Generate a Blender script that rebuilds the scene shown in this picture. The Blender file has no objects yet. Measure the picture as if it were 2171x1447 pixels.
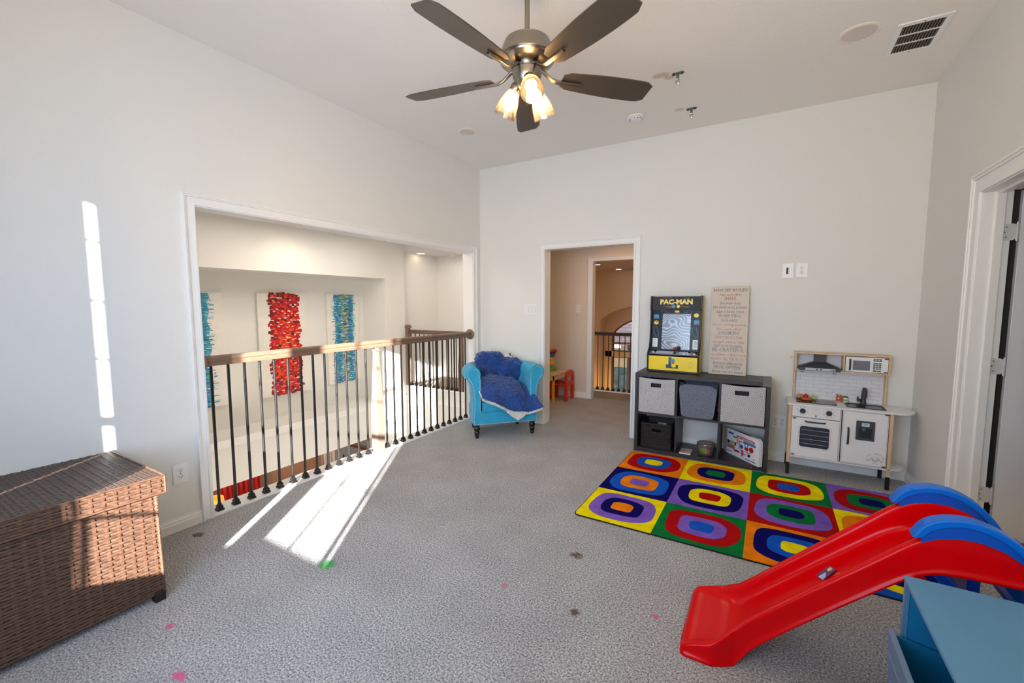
import bpy, bmesh, math, random
import numpy as np
from mathutils import Vector, Matrix, noise
R = math.radians
PI = math.pi
random.seed(7)
sc = bpy.context.scene
COL = sc.collection

# ------------------------------------------------------------------ camera
cam_d = bpy.data.cameras.new('camera'); cam = bpy.data.objects.new('camera', cam_d); COL.objects.link(cam)
cam_d.sensor_width = 36.0; cam_d.lens = 915.56 / 2171 * 36; cam_d.clip_start = 0.05
_r = Vector((0.85912, 0.51177, -0.00137)); _u = Vector((-0.04357, 0.07581, 0.99617)); _f = Vector((-0.50991, 0.85577, -0.08743))
cam.matrix_world = Matrix(((_r.x, _u.x, -_f.x, 3.12814), (_r.y, _u.y, -_f.y, -4.47933), (_r.z, _u.z, -_f.z, 1.41440), (0, 0, 0, 1)))
sc.camera = cam

# ------------------------------------------------------------------ view, sky, sun, large lights
sc.view_settings.view_transform = 'Standard'; sc.view_settings.look = 'None'
sc.view_settings.gamma = 1.0; sc.view_settings.use_curve_mapping = False
sc.view_settings.exposure = 0.0
sc.cycles.use_denoising = True
sc.cycles.max_bounces = 10; sc.cycles.diffuse_bounces = 6; sc.cycles.glossy_bounces = 4
sc.cycles.transparent_max_bounces = 16; sc.cycles.sample_clamp_indirect = 8.0
sc.cycles.caustics_reflective = False; sc.cycles.caustics_refractive = False
w = bpy.data.worlds.new('sky'); sc.world = w; w.use_nodes = True
nt = w.node_tree; bg = nt.nodes['Background']; sky = nt.nodes.new('ShaderNodeTexSky')
sky.sky_type = 'NISHITA'; sky.sun_disc = False; sky.sun_elevation = R(15); sky.sun_rotation = R(146)
nt.links.new(sky.outputs[0], bg.inputs[0]); bg.inputs[1].default_value = 0.55
SUN = Vector((-0.672, 1.0, -0.32))
sd = bpy.data.lights.new('sun', 'SUN'); sd.energy = 50.0; sd.angle = R(0.6); sd.color = (1.0, 0.97, 0.94)
so = bpy.data.objects.new('sun', sd); COL.objects.link(so); so.location = (6, -12, 6)
so.rotation_euler = SUN.to_track_quat('-Z', 'Y').to_euler()
def area(name, loc, aim, sx, sy, power, color, spread=180):
    d = bpy.data.lights.new(name, 'AREA'); d.shape = 'RECTANGLE'; d.size = sx; d.size_y = sy; d.energy = power; d.color = color
    d.spread = R(spread)
    o = bpy.data.objects.new(name, d); COL.objects.link(o); o.location = loc
    o.rotation_euler = Vector(aim).to_track_quat('-Z', 'Y').to_euler(); return o
# daylight of the windows behind the camera, the warm lamps of the stairwell and the far rooms, and added fill lamps
area('window_light', (1.6, -5.2, 1.3), (-0.34, 1, -0.10), 2.4, 1.4, 58, (0.43, 0.65, 1.0), 120)
area('bounce_fill', (3.2, -4.95, 1.7), (-0.1, 0.95, 0.95), 1.6, 1.6, 54, (1.0, 0.90, 0.76), 150)  # added fill aimed up behind the camera, no such lamp in the room
area('stairwell_light', (-1.2, -1.1, 2.38), (0, 0, -1), 1.2, 2.4, 30, (1.0, 0.90, 0.80))
area('hall_light', (-1.2, 1.5, 2.26), (0, 0, -1), 1.6, 0.6, 7, (1.0, 0.93, 0.86))
area('stairwell_low_fill', (-0.5, -1.2, -1.2), (-1, 0, .15), 2.6, 1.0, 22, (1.0, 0.94, 0.86))  # added fill that brightens the far wall below the niche, not a lamp there
area('vestibule_light', (1.5, 0.75, 2.36), (0, 0, -1), 0.5, 0.5, 7.0, (1.0, 0.62, 0.34))
area('great_room_light', (0.6, 3.6, 2.0), (0, 0.3, -1), 1.6, 1.6, 6, (1.0, 0.72, 0.46))
area('lower_room_light', (-4.2, 0.6, -0.9), (-0.6, 0, -1), 1.0, 2.4, 26, (1.0, 0.80, 0.62))

# ------------------------------------------------------------------ materials
MATS = {}
def lin(c):
    f = lambda v: v / 12.92 if v <= 0.04045 else ((v + 0.055) / 1.055) ** 2.4
    return (f(c[0]), f(c[1]), f(c[2]), 1.0)
def rgb(r, g, b): return lin((r / 255, g / 255, b / 255))
def mat(name, col, rough=0.5, metal=0.0, bump=0.0, bscale=200.0, vary=0.0, vscale=20.0, spec=0.5, coat=0.0, emit=None, estr=0.0, stretch=None, sheen=0.0, bdist=0.002):
    if name in MATS: return MATS[name]
    m = bpy.data.materials.new(name); m.use_nodes = True; n = m.node_tree; P = n.nodes['Principled BSDF']
    P.inputs['Roughness'].default_value = rough; P.inputs['Metallic'].default_value = metal
    P.inputs['Specular IOR Level'].default_value = spec; P.inputs['Coat Weight'].default_value = coat
    if sheen: P.inputs['Sheen Weight'].default_value = sheen
    tc = n.nodes.new('ShaderNodeTexCoord'); src = tc.outputs['Object']
    if stretch:
        mp = n.nodes.new('ShaderNodeMapping'); mp.inputs['Scale'].default_value = stretch
        n.links.new(src, mp.inputs[0]); src = mp.outputs[0]
    P.inputs['Base Color'].default_value = col
    if vary:
        t = n.nodes.new('ShaderNodeTexNoise'); t.inputs['Scale'].default_value = vscale; t.inputs['Detail'].default_value = 5
        n.links.new(src, t.inputs['Vector'])
        rp = n.nodes.new('ShaderNodeValToRGB'); e = rp.color_ramp.elements
        e[0].position = 0.3; e[1].position = 0.7
        e[0].color = tuple(max(0, c * (1 - vary)) for c in col[:3]) + (1,); e[1].color = tuple(min(1, c * (1 + vary)) for c in col[:3]) + (1,)
        n.links.new(t.outputs['Fac'], rp.inputs[0]); n.links.new(rp.outputs[0], P.inputs['Base Color'])
    if bump:
        t = n.nodes.new('ShaderNodeTexNoise'); t.inputs['Scale'].default_value = bscale; t.inputs['Detail'].default_value = 3
        n.links.new(src, t.inputs['Vector'])
        b = n.nodes.new('ShaderNodeBump'); b.inputs['Strength'].default_value = bump; b.inputs['Distance'].default_value = bdist
        n.links.new(t.outputs['Fac'], b.inputs['Height']); n.links.new(b.outputs[0], P.inputs['Normal'])
    if emit is not None:
        P.inputs['Emission Color'].default_value = emit; P.inputs['Emission Strength'].default_value = estr
    MATS[name] = m; return m

wall_m = mat('painted_wall', rgb(229, 228, 223), 0.75, bump=0.35, bscale=90, spec=0.25, bdist=0.004)
ceil_m = mat('ceiling_paint', rgb(240, 236, 230), 0.85, bump=0.4, bscale=110, spec=0.2, bdist=0.004)
trim_m = mat('white_trim', rgb(238, 237, 234), 0.35)
plate_m = mat('white_plastic', rgb(236, 236, 236), 0.3)
slot_m = mat('dark_slot', rgb(28, 27, 26), 0.6)
black_m = mat('black_plastic', rgb(24, 24, 26), 0.4)
iron_m = mat('dark_iron', rgb(50, 47, 46), 0.38, metal=0.6, vary=0.15, vscale=30)
oak_m = mat('stained_oak', rgb(118, 93, 75), 0.42, vary=0.28, vscale=5, stretch=(60, 3, 60), bump=0.1, bscale=20)
oakx_m = mat('stained_oak_cross', rgb(104, 78, 60), 0.42, vary=0.28, vscale=5, stretch=(3, 60, 60), bump=0.1, bscale=20)
oakz_m = mat('stained_oak_upright', rgb(124, 103, 88), 0.42, vary=0.25, vscale=5, stretch=(60, 60, 3), bump=0.1, bscale=20)
nickel_m = mat('brushed_nickel', rgb(150, 142, 130), 0.28, metal=1.0)
steel_m = mat('bright_steel', rgb(200, 202, 204), 0.22, metal=1.0)
birch_m = mat('pale_birch', rgb(214, 183, 146), 0.5, vary=0.12, vscale=6, stretch=(30, 30, 3))
birchx_m = mat('pale_birch_flat', rgb(216, 186, 150), 0.5, vary=0.12, vscale=6, stretch=(3, 30, 30))
espresso_m = mat('espresso_laminate', rgb(50, 45, 47), 0.45, vary=0.12, vscale=8, stretch=(3, 40, 40), bump=0.1, bscale=60)
white_m = mat('white_board', rgb(232, 232, 233), 0.4)
red_m = mat('glossy_red_plastic', rgb(214, 0, 8), 0.2, spec=0.2)
blue_m = mat('bright_blue_plastic', rgb(2, 106, 216), 0.28, bump=0.03, bscale=60, spec=.28)
dblue_m = mat('deep_blue_plastic', rgb(4, 64, 176), 0.3)
cab_m = mat('painted_blue_wood', rgb(86, 142, 180), 0.45, vary=0.08, vscale=3, bump=0.08, bscale=40)
cabd_m = mat('painted_grey_blue_wood', rgb(108, 134, 164), 0.45, vary=0.06, vscale=3, bump=0.08, bscale=40)
cabi_m = mat('bright_blue_inside', rgb(20, 132, 186), 0.5, vary=0.06, vscale=3)
yellow_m = mat('yellow_print', rgb(250, 218, 10), 0.3)

def stain_nodes(n, base_socket, stains):
    tc = n.nodes.new('ShaderNodeTexCoord'); ns = n.nodes.new('ShaderNodeTexNoise'); ns.inputs['Scale'].default_value = 55; ns.inputs['Detail'].default_value = 3
    n.links.new(tc.outputs['Object'], ns.inputs['Vector'])
    cur = base_socket
    for (x, y, r, col, sx) in stains:
        vm = n.nodes.new('ShaderNodeVectorMath'); vm.operation = 'SUBTRACT'; vm.inputs[1].default_value = (x, y, 0); n.links.new(tc.outputs['Object'], vm.inputs[0])
        v2 = n.nodes.new('ShaderNodeVectorMath'); v2.operation = 'MULTIPLY'; v2.inputs[1].default_value = (1 / sx, 1, 0); n.links.new(vm.outputs[0], v2.inputs[0])
        ln = n.nodes.new('ShaderNodeVectorMath'); ln.operation = 'LENGTH'; n.links.new(v2.outputs[0], ln.inputs[0])
        mr = n.nodes.new('ShaderNodeMapRange'); mr.inputs[1].default_value = r * 1.4; mr.inputs[2].default_value = r * 0.4; mr.inputs[3].default_value = 0; mr.inputs[4].default_value = 1
        n.links.new(ln.outputs['Value'], mr.inputs[0])
        mu = n.nodes.new('ShaderNodeMath'); mu.operation = 'MULTIPLY'; n.links.new(mr.outputs[0], mu.inputs[0]); n.links.new(ns.outputs['Fac'], mu.inputs[1])
        m2 = n.nodes.new('ShaderNodeMapRange'); m2.inputs[1].default_value = 0.22; m2.inputs[2].default_value = 0.45; n.links.new(mu.outputs[0], m2.inputs[0])
        mx = n.nodes.new('ShaderNodeMix'); mx.data_type = 'RGBA'; n.links.new(m2.outputs[0], mx.inputs['Factor']); n.links.new(cur, mx.inputs['A']); mx.inputs['B'].default_value = col
        cur = mx.outputs['Result']
    return cur
def carpet(name, dark, light, stains=()):
    m = bpy.data.materials.new(name); m.use_nodes = True; n = m.node_tree; P = n.nodes['Principled BSDF']
    P.inputs['Roughness'].default_value = 0.95; P.inputs['Specular IOR Level'].default_value = 0.1; P.inputs['Sheen Weight'].default_value = 0.15
    tc = n.nodes.new('ShaderNodeTexCoord')
    a = n.nodes.new('ShaderNodeTexNoise'); a.inputs['Scale'].default_value = 125; a.inputs['Detail'].default_value = 4; a.inputs['Roughness'].default_value = 0.7
    b = n.nodes.new('ShaderNodeTexNoise'); b.inputs['Scale'].default_value = 3.2; b.inputs['Detail'].default_value = 4
    for t in (a, b): n.links.new(tc.outputs['Object'], t.inputs['Vector'])
    rp = n.nodes.new('ShaderNodeValToRGB'); e = rp.color_ramp.elements; e[0].position = 0.34; e[1].position = 0.66; e[0].color = dark; e[1].color = light
    n.links.new(a.outputs['Fac'], rp.inputs[0])
    r2 = n.nodes.new('ShaderNodeValToRGB'); e = r2.color_ramp.elements; e[0].position = 0.35; e[1].position = 0.65; e[0].color = (0.86, 0.86, 0.86, 1); e[1].color = (1, 1, 1, 1)
    n.links.new(b.outputs['Fac'], r2.inputs[0])
    mx = n.nodes.new('ShaderNodeMix'); mx.data_type = 'RGBA'; mx.blend_type = 'MULTIPLY'; mx.inputs['Factor'].default_value = 1
    n.links.new(rp.outputs[0], mx.inputs['A']); n.links.new(r2.outputs[0], mx.inputs['B'])
    n.links.new(stain_nodes(n, mx.outputs['Result'], stains), P.inputs['Base Color'])
    bp = n.nodes.new('ShaderNodeBump'); bp.inputs['Strength'].default_value = 0.9; bp.inputs['Distance'].default_value = 0.012
    n.links.new(a.outputs['Fac'], bp.inputs['Height']); n.links.new(bp.outputs[0], P.inputs['Normal'])
    MATS[name] = m; return m
_n = ceil_m.node_tree; _P = _n.nodes['Principled BSDF']; _rgb = _n.nodes.new('ShaderNodeRGB'); _rgb.outputs[0].default_value = rgb(240, 236, 230)   # ceiling_stains: scuffs beside the hooks
_tan = rgb(206, 190, 172)
_n.links.new(stain_nodes(_n, _rgb.outputs[0], ((2.385, -1.14, .05, _tan, 1.6), (2.43, -1.08, .035, _tan, 1.4), (2.40, -.49, .04, rgb(214, 206, 190), 1.3))), _P.inputs['Base Color'])
pink = rgb(226, 110, 150); brown = rgb(110, 84, 66)
carpet_m = carpet('grey_carpet', rgb(78, 76, 76), rgb(250, 247, 244), (
    (1.116, -3.075, 0.055, rgb(70, 170, 90), 1.0), (0.916, -3.717, 0.022, pink, 1.2), (1.25, -3.815, 0.024, pink, 2.0),
    (2.04, -2.727, 0.022, rgb(216, 130, 140), 1.0), (2.74, -2.565, 0.022, pink, 1.0), (2.417, -2.728, 0.03, brown, 1.0), (2.25, -2.30, 0.04, brown, 1.2), (0.164, -3.283, 0.035, brown, 1.3)))

def glass(name, tint=(1, 1, 1, 1), gloss=0.12, rough=0.05, frost=0.0):
    if name in MATS: return MATS[name]
    m = bpy.data.materials.new(name); m.use_nodes = True; n = m.node_tree; n.nodes.clear()
    o = n.nodes.new('ShaderNodeOutputMaterial'); t = n.nodes.new('ShaderNodeBsdfTransparent'); t.inputs[0].default_value = tint
    g = n.nodes.new('ShaderNodeBsdfGlossy'); g.inputs['Roughness'].default_value = rough
    fr = n.nodes.new('ShaderNodeFresnel'); fr.inputs[0].default_value = 1.45
    ad = n.nodes.new('ShaderNodeMath'); ad.operation = 'ADD'; ad.inputs[1].default_value = gloss * 0.3; n.links.new(fr.outputs[0], ad.inputs[0])
    mx = n.nodes.new('ShaderNodeMixShader'); n.links.new(ad.outputs[0], mx.inputs[0]); n.links.new(t.outputs[0], mx.inputs[1]); n.links.new(g.outputs[0], mx.inputs[2])
    last = mx.outputs[0]
    if frost:
        d = n.nodes.new('ShaderNodeBsdfTranslucent'); d.inputs[0].default_value = tint
        nz = n.nodes.new('ShaderNodeTexNoise'); nz.inputs['Scale'].default_value = 160; tc = n.nodes.new('ShaderNodeTexCoord'); n.links.new(tc.outputs['Object'], nz.inputs['Vector'])
        mr = n.nodes.new('ShaderNodeMapRange'); mr.inputs[1].default_value = 0.4; mr.inputs[2].default_value = 0.7; mr.inputs[3].default_value = frost * 0.6; mr.inputs[4].default_value = min(1, frost * 1.6)
        n.links.new(nz.outputs['Fac'], mr.inputs[0])
        m3 = n.nodes.new('ShaderNodeMixShader'); n.links.new(mr.outputs[0], m3.inputs[0]); n.links.new(last, m3.inputs[1]); n.links.new(d.outputs[0], m3.inputs[2]); last = m3.outputs[0]
    n.links.new(last, o.inputs[0]); MATS[name] = m; return m

# ------------------------------------------------------------------ mesh helpers
class MB:
    """collects geometry; o shifts world coordinates into the frame of a thing standing at o"""
    def __init__(s, o=None):
        s.v = []; s.f = []
        s.o = Vector(o.location) if o is not None and hasattr(o, 'location') else Vector(o or (0, 0, 0))
    def add(s, vs, fs):
        k = len(s.v); s.v += [tuple(Vector(p) - s.o) for p in vs]; s.f += [tuple(i + k for i in f) for f in fs]; return s
    def box(s, lo, hi, bev=0.0):
        (x0, y0, z0), (x1, y1, z1) = lo, hi
        if x0 > x1: x0, x1 = x1, x0
        if y0 > y1: y0, y1 = y1, y0
        if z0 > z1: z0, z1 = z1, z0
        if not bev:
            return s.add([(x0, y0, z0), (x1, y0, z0), (x1, y1, z0), (x0, y1, z0), (x0, y0, z1), (x1, y0, z1), (x1, y1, z1), (x0, y1, z1)],
                         [(0, 3, 2, 1), (4, 5, 6, 7), (0, 1, 5, 4), (1, 2, 6, 5), (2, 3, 7, 6), (3, 0, 4, 7)])
        b = min(bev, (x1 - x0) / 2.01, (y1 - y0) / 2.01, (z1 - z0) / 2.01); vs = []; idx = {}
        X = (x0, x1); Y = (y0, y1); Z = (z0, z1); sg = (1, -1)
        for i in (0, 1):
            for j in (0, 1):
                for k in (0, 1):
                    for a in range(3):
                        p = [X[i], Y[j], Z[k]]
                        for q, sgn in enumerate((sg[i], sg[j], sg[k])):
                            if q != a: p[q] += sgn * b
                        idx[i, j, k, a] = len(vs); vs.append(tuple(p))
        fs = []
        I = lambda i, j, k, a: idx[i, j, k, a]
        for t in (0, 1):
            q = [I(t, 0, 0, 0), I(t, 1, 0, 0), I(t, 1, 1, 0), I(t, 0, 1, 0)]; fs.append(tuple(q if t else q[::-1]))
            q = [I(0, t, 0, 1), I(0, t, 1, 1), I(1, t, 1, 1), I(1, t, 0, 1)]; fs.append(tuple(q if t else q[::-1]))
            q = [I(0, 0, t, 2), I(1, 0, t, 2), I(1, 1, t, 2), I(0, 1, t, 2)]; fs.append(tuple(q if t else q[::-1]))
        for j in (0, 1):
            for k in (0, 1): q = [I(0, j, k, 1), I(1, j, k, 1), I(1, j, k, 2), I(0, j, k, 2)]; fs.append(tuple(q if j == k else q[::-1]))
        for i in (0, 1):
            for k in (0, 1): q = [I(i, 0, k, 0), I(i, 1, k, 0), I(i, 1, k, 2), I(i, 0, k, 2)]; fs.append(tuple(q[::-1] if i == k else q))
            for j in (0, 1): q = [I(i, j, 0, 0), I(i, j, 1, 0), I(i, j, 1, 1), I(i, j, 0, 1)]; fs.append(tuple(q if i == j else q[::-1]))
        for i in (0, 1):
            for j in (0, 1):
                for k in (0, 1):
                    q = [I(i, j, k, 0), I(i, j, k, 1), I(i, j, k, 2)]; fs.append(tuple(q if (i + j + k) % 2 else q[::-1]))
        return s.add(vs, fs)
    def prism(s, poly, ax, a, b):
        n = len(poly)
        def P(p, t): return (t, p[0], p[1]) if ax == 'x' else ((p[0], t, p[1]) if ax == 'y' else (p[0], p[1], t))
        ar = sum(poly[i][0] * poly[(i + 1) % n][1] - poly[(i + 1) % n][0] * poly[i][1] for i in range(n))
        pl = list(poly) if (ar > 0) != (ax == 'y') else list(poly)[::-1]
        if a > b: a, b = b, a
        vs = [P(p, a) for p in pl] + [P(p, b) for p in pl]
        fs = [tuple(range(n - 1, -1, -1)), tuple(range(n, 2 * n))] + [(i, (i + 1) % n, n + (i + 1) % n, n + i) for i in range(n)]
        return s.add(vs, fs)
    def ring(s, outer, inner, ax, a, b):
        """plate with a hole: outer and inner loops with equal counts"""
        n = len(outer)
        def P(p, t): return (t, p[0], p[1]) if ax == 'x' else ((p[0], t, p[1]) if ax == 'y' else (p[0], p[1], t))
        vs = [P(p, a) for p in outer] + [P(p, a) for p in inner] + [P(p, b) for p in outer] + [P(p, b) for p in inner]; fs = []
        for i in range(n):
            j = (i + 1) % n
            fs += [(i, j, n + j, n + i), (2 * n + i, 3 * n + i, 3 * n + j, 2 * n + j), (i, 2 * n + i, 2 * n + j, j), (n + i, n + j, 3 * n + j, 3 * n + i)]
        return s.add(vs, fs)
    def tube(s, pts, r, n=8, closed=False, caps=True, flat=None):
        pts = [Vector(p) for p in pts]; m = len(pts); rs = r if isinstance(r, (list, tuple)) else [r] * m
        ref = Vector((0, 0, 1)); vs = []; prev = None
        for i, p in enumerate(pts):
            a = pts[(i - 1) % m] if (i > 0 or closed) else p; b = pts[(i + 1) % m] if (i < m - 1 or closed) else p
            d = (b - a).normalized() if (b - a).length > 1e-9 else Vector((0, 0, 1))
            if prev is None:
                u = d.cross(ref)
                if u.length < 1e-3: u = d.cross(Vector((1, 0, 0)))
            else:
                u = prev - d * prev.dot(d)
                if u.length < 1e-4: u = d.cross(ref)
            u.normalize(); prev = u; v = d.cross(u)
            for k in range(n):
                t = 2 * PI * k / n; vs.append(p + (u * math.cos(t) + v * math.sin(t) * (flat or 1)) * rs[i])
        fs = []
        for i in range(m if closed else m - 1):
            j = (i + 1) % m
            for k in range(n): fs.append((i * n + k, i * n + (k + 1) % n, j * n + (k + 1) % n, j * n + k))
        if caps and not closed: fs += [tuple(range(n - 1, -1, -1)), tuple(range((m - 1) * n, m * n))]
        return s.add(vs, fs)
    def lathe(s, prof, c, n=24, axis=(0, 0, 1), capped=True):
        ax = Vector(axis).normalized(); u = ax.cross(Vector((0, 0, 1)))
        if u.length < 1e-3: u = Vector((1, 0, 0))
        u.normalize(); v = ax.cross(u); c = Vector(c); vs = []; fs = []
        for (r, z) in prof:
            for k in range(n):
                t = 2 * PI * k / n; vs.append(c + ax * z + (u * math.cos(t) + v * math.sin(t)) * max(r, 1e-5))
        for i in range(len(prof) - 1):
            for k in range(n): fs.append((i * n + k, i * n + (k + 1) % n, (i + 1) * n + (k + 1) % n, (i + 1) * n + k))
        if capped: fs += [tuple(range(n - 1, -1, -1)), tuple(range((len(prof) - 1) * n, len(prof) * n))]
        return s.add(vs, fs)
    def grid(s, rows, wrap=False):
        a = len(rows); b = len(rows[0]); vs = [p for r_ in rows for p in r_]; fs = []
        for i in range(a - 1):
            for j in range(b if wrap else b - 1):
                fs.append((i * b + j, i * b + (j + 1) % b, (i + 1) * b + (j + 1) % b, (i + 1) * b + j))
        return s.add(vs, fs)
    def mesh(s, name, m, smooth=True, ang=35):
        me = bpy.data.meshes.new(name); me.from_pydata(s.v, [], s.f); me.materials.append(m); me.update()
        if smooth:
            me.shade_smooth()
            me.set_sharp_from_angle(angle=R(ang))
        return me
    def build(s, name, m, parent=None, smooth=True, ang=35, bevel=0, sub=0, solid=0, label=None, kind=None, fixn=False):
        me = s.mesh(name, m, smooth, ang)
        if fixn:
            b = bmesh.new(); b.from_mesh(me); bmesh.ops.recalc_face_normals(b, faces=b.faces[:]); b.to_mesh(me); b.free()
        o = bpy.data.objects.new(name, me); COL.objects.link(o)
        if parent is not None: o.parent = parent
        else: o.location = s.o
        if solid: md = o.modifiers.new('t', 'SOLIDIFY'); md.thickness = solid; md.offset = 0
        if bevel: md = o.modifiers.new('b', 'BEVEL'); md.width = bevel; md.segments = 2; md.limit_method = 'ANGLE'; md.harden_normals = False
        if sub: md = o.modifiers.new('s', 'SUBSURF'); md.levels = sub; md.render_levels = sub
        if label: o['label'] = label
        if kind: o['kind'] = kind
        return o
def thing(name, label, cat, loc=(0, 0, 0), rz=0.0, group=None):
    o = bpy.data.objects.new(name, None); COL.objects.link(o); o.location = loc; o.rotation_euler = (0, 0, rz); o.empty_display_size = 0.05
    o['label'] = label; o['category'] = cat
    if group: o['group'] = group
    return o
def tag(o, label, cat, group=None):
    o['label'] = label; o['category'] = cat
    if group: o['group'] = group
    return o
def struct(o): o['kind'] = 'structure'; return o
def copy_tree(o, loc, label=None, rz=None):
    c = o.copy(); COL.objects.link(c); c.location = loc
    if rz is not None: c.rotation_euler = (0, 0, rz)
    if label: c['label'] = label
    for ch in o.children:
        d = ch.copy(); COL.objects.link(d); d.parent = c
        for g in ch.children:
            e = g.copy(); COL.objects.link(e); e.parent = d
    return c
def copy_part(o, parent, loc=(0, 0, 0)):
    c = o.copy(); COL.objects.link(c); c.parent = parent; c.location = loc
    for g in o.children:
        d = g.copy(); COL.objects.link(d); d.parent = c
    return c
def rrect(x0, y0, x1, y1, r, n=5):
    pts = []
    for cx, cy, a0 in ((x1 - r, y1 - r, 0), (x0 + r, y1 - r, 90), (x0 + r, y0 + r, 180), (x1 - r, y0 + r, 270)):
        for i in range(n + 1):
            t = R(a0 + 90 * i / n); pts.append((cx + r * math.cos(t), cy + r * math.sin(t)))
    return pts
def circ(cx, cy, r, n=20, ry=None): return [(cx + r * math.cos(2 * PI * i / n), cy + (ry or r) * math.sin(2 * PI * i / n)) for i in range(n)]
def text_geo(body, size, bold=0.0, shear=0.0, align='CENTER', spacing=1.0, res=2):
    c = bpy.data.curves.new('t', 'FONT'); c.body = body; c.size = size; c.offset = bold; c.shear = shear; c.align_x = align; c.space_character = spacing; c.resolution_u = res
    o = bpy.data.objects.new('t', c); me = bpy.data.meshes.new_from_object(o)
    vs = [tuple(v.co) for v in me.vertices]; fs = [tuple(p.vertices) for p in me.polygons]
    bpy.data.objects.remove(o); bpy.data.curves.remove(c); bpy.data.meshes.remove(me)
    return vs, fs
def text_on(mb, body, size, origin, ux, uy, width=None, **k):
    """flat lettering laid at origin along ux, up uy; width squeezes the line to that length"""
    vs, fs = text_geo(body, size, **k)
    if not vs: return
    ux = Vector(ux); uy = Vector(uy); o = Vector(origin); sx = 1.0
    if width:
        xs = [v[0] for v in vs]; sx = width / max(1e-6, max(xs) - min(xs))
    mb.add([o + ux * (v[0] * sx) + uy * v[1] for v in vs], fs)
def fbm(p, s, o=4): return noise.fractal(Vector(p) * s, 1.0, 2.0, o, noise_basis='PERLIN_ORIGINAL')
def cr(P, t):
    """Catmull-Rom through the list P at t in 0..1"""
    n = len(P) - 1; x = min(max(t, 0), 0.999999) * n; i = int(x); f = x - i
    a = P[max(i - 1, 0)]; b = P[i]; c = P[i + 1]; d = P[min(i + 2, n)]
    return 0.5 * ((2 * b) + (c - a) * f + (2 * a - 5 * b + 4 * c - d) * f * f + (3 * b - a - 3 * c + d) * f ** 3)
def surf(rows, nu, nv):
    """smooth surface through a net of control points (rows of Vectors)"""
    rows = [[Vector(p) for p in r_] for r_ in rows]
    out = []
    for i in range(nu + 1):
        ctrl = [cr(col, i / nu) for col in zip(*rows)]
        out.append([cr(ctrl, j / nv) for j in range(nv + 1)])
    return out

# ================================================================== STRUCTURE
W, H, YW = 4.12, 3.04, -5.3
OP0, OP1, OPH = -3.122, -0.162, 2.03          # wide opening in the left wall
D0, D1, DH = 0.896, 1.914, 2.03               # doorway in the back wall
def S(name, mb, m, **k): return struct(mb.build(name, m, None, **k))
S('floor', MB().box((-0.02, YW, -0.3), (W, 1.68, 0)).box((W, -2.2, -0.3), (6.0, -0.8, 0)), carpet_m, smooth=False)
S('floor_landing', MB().box((-2.42, 1.05, -0.3), (-0.14, 2.1, 0)), carpet('landing_carpet', rgb(112, 96, 84), rgb(196, 178, 160)), smooth=False)
S('ceiling', MB().box((-0.14, YW - 0.1, H), (W + 0.15, 0.13, H + 0.1)), ceil_m, smooth=False)
S('wall_left', MB().box((-0.14, YW - 0.04, -0.32), (0, OP0, H)).box((-0.14, OP1, 0), (0, 0, H)).box((-0.14, OP0, OPH), (0, OP1, H)), wall_m, smooth=False)
S('wall_back', MB().box((-0.14, 0, -0.32), (D0, 0.13, H)).box((D1, 0, 0), (W + 0.15, 0.13, H)).box((D0, 0, DH), (D1, 0.13, H)), wall_m, smooth=False)
RD0, RD1 = -1.90, -1.015
S('wall_right', MB().box((W, YW - 0.04, 0), (W + 0.118, RD0, H)).box((W, RD1, 0), (W + 0.118, 0, H)).box((W, RD0, DH), (W + 0.118, RD1, H)), wall_m, smooth=False)
# wall behind the camera with its three windows
WIN = ((0.65, 1.17, 0.65), (1.34, 1.87, 0.655), (2.03, 2.635, 0.708))
fw = MB(); x = -0.14
for a, b, z in WIN:
    fw.box((x, YW - 0.04, 0), (a, YW, H)).box((a, YW - 0.04, 0), (b, YW, z)).box((a, YW - 0.04, 2.495), (b, YW, H)); x = b
fw.box((x, YW - 0.04, 0), (W + 0.14, YW, H)); S('wall_front', fw, wall_m, smooth=False)
for i, (a, b, z) in enumerate(WIN):
    o = struct(MB().ring([(a - .05, z - .05), (b + .05, z - .05), (b + .05, 2.55), (a - .05, 2.55)], [(a, z), (b, z), (b, 2.495), (a, 2.495)], 'y', YW - 0.001, YW + 0.012).build('window_%d' % (i + 1), trim_m, None, smooth=False))
    s = MB(o).box((a, YW - .03, 1.286), (b, YW - .005, 1.339))
    s.build('meeting_rail', trim_m, o, smooth=False)
    for zz in (2.296, 1.976, 1.659, 0.956):
        MB(o).box((a, YW - .022, zz - .007), (b, YW - .012, zz + .007)).build('muntin', trim_m, o, smooth=False)
    MB(o).add([(a, YW - .018, z), (b, YW - .018, z), (b, YW - .018, 2.495), (a, YW - .018, 2.495)], [(0, 1, 2, 3)]).build('pane', glass('clear_glass', gloss=.0), o, smooth=False)
    cx = (0.9, 1.61, 2.289)[i]
    MB(o).box((cx - .009, YW - .022, z), (cx + .009, YW - .012, 2.495)).build('muntin', trim_m, o, smooth=False)
    if i == 2: MB(o).box((2.567, YW - .03, z), (2.60, YW - .008, 2.495)).build('stile', trim_m, o, smooth=False)
# unseen curtains, added to block the sun at parts of two of these windows
def curtain(x0, x1):
    rows = []
    for k in range(25):
        x_ = x0 + (x1 - x0) * k / 24; y_ = YW + .05 + .022 * math.sin(k * 1.9)
        rows.append([(x_, y_, 0.02), (x_, y_, 1.3), (x_, y_, 2.62)])
    return MB((x0, YW + .05, 0)).grid(rows)
cur_m = mat('cream_linen', rgb(222, 214, 200), 0.9)
tag(curtain(0.40, 1.078).build('curtain', cur_m, None, solid=.003), 'wide unseen cream linen curtain added to block sun at the window nearest the railing wall', 'curtain')
tag(curtain(1.25, 1.532).build('curtain', cur_m, None, solid=.003), 'narrow unseen cream linen curtain added to block sun at the edge of the middle window', 'curtain')

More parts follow.
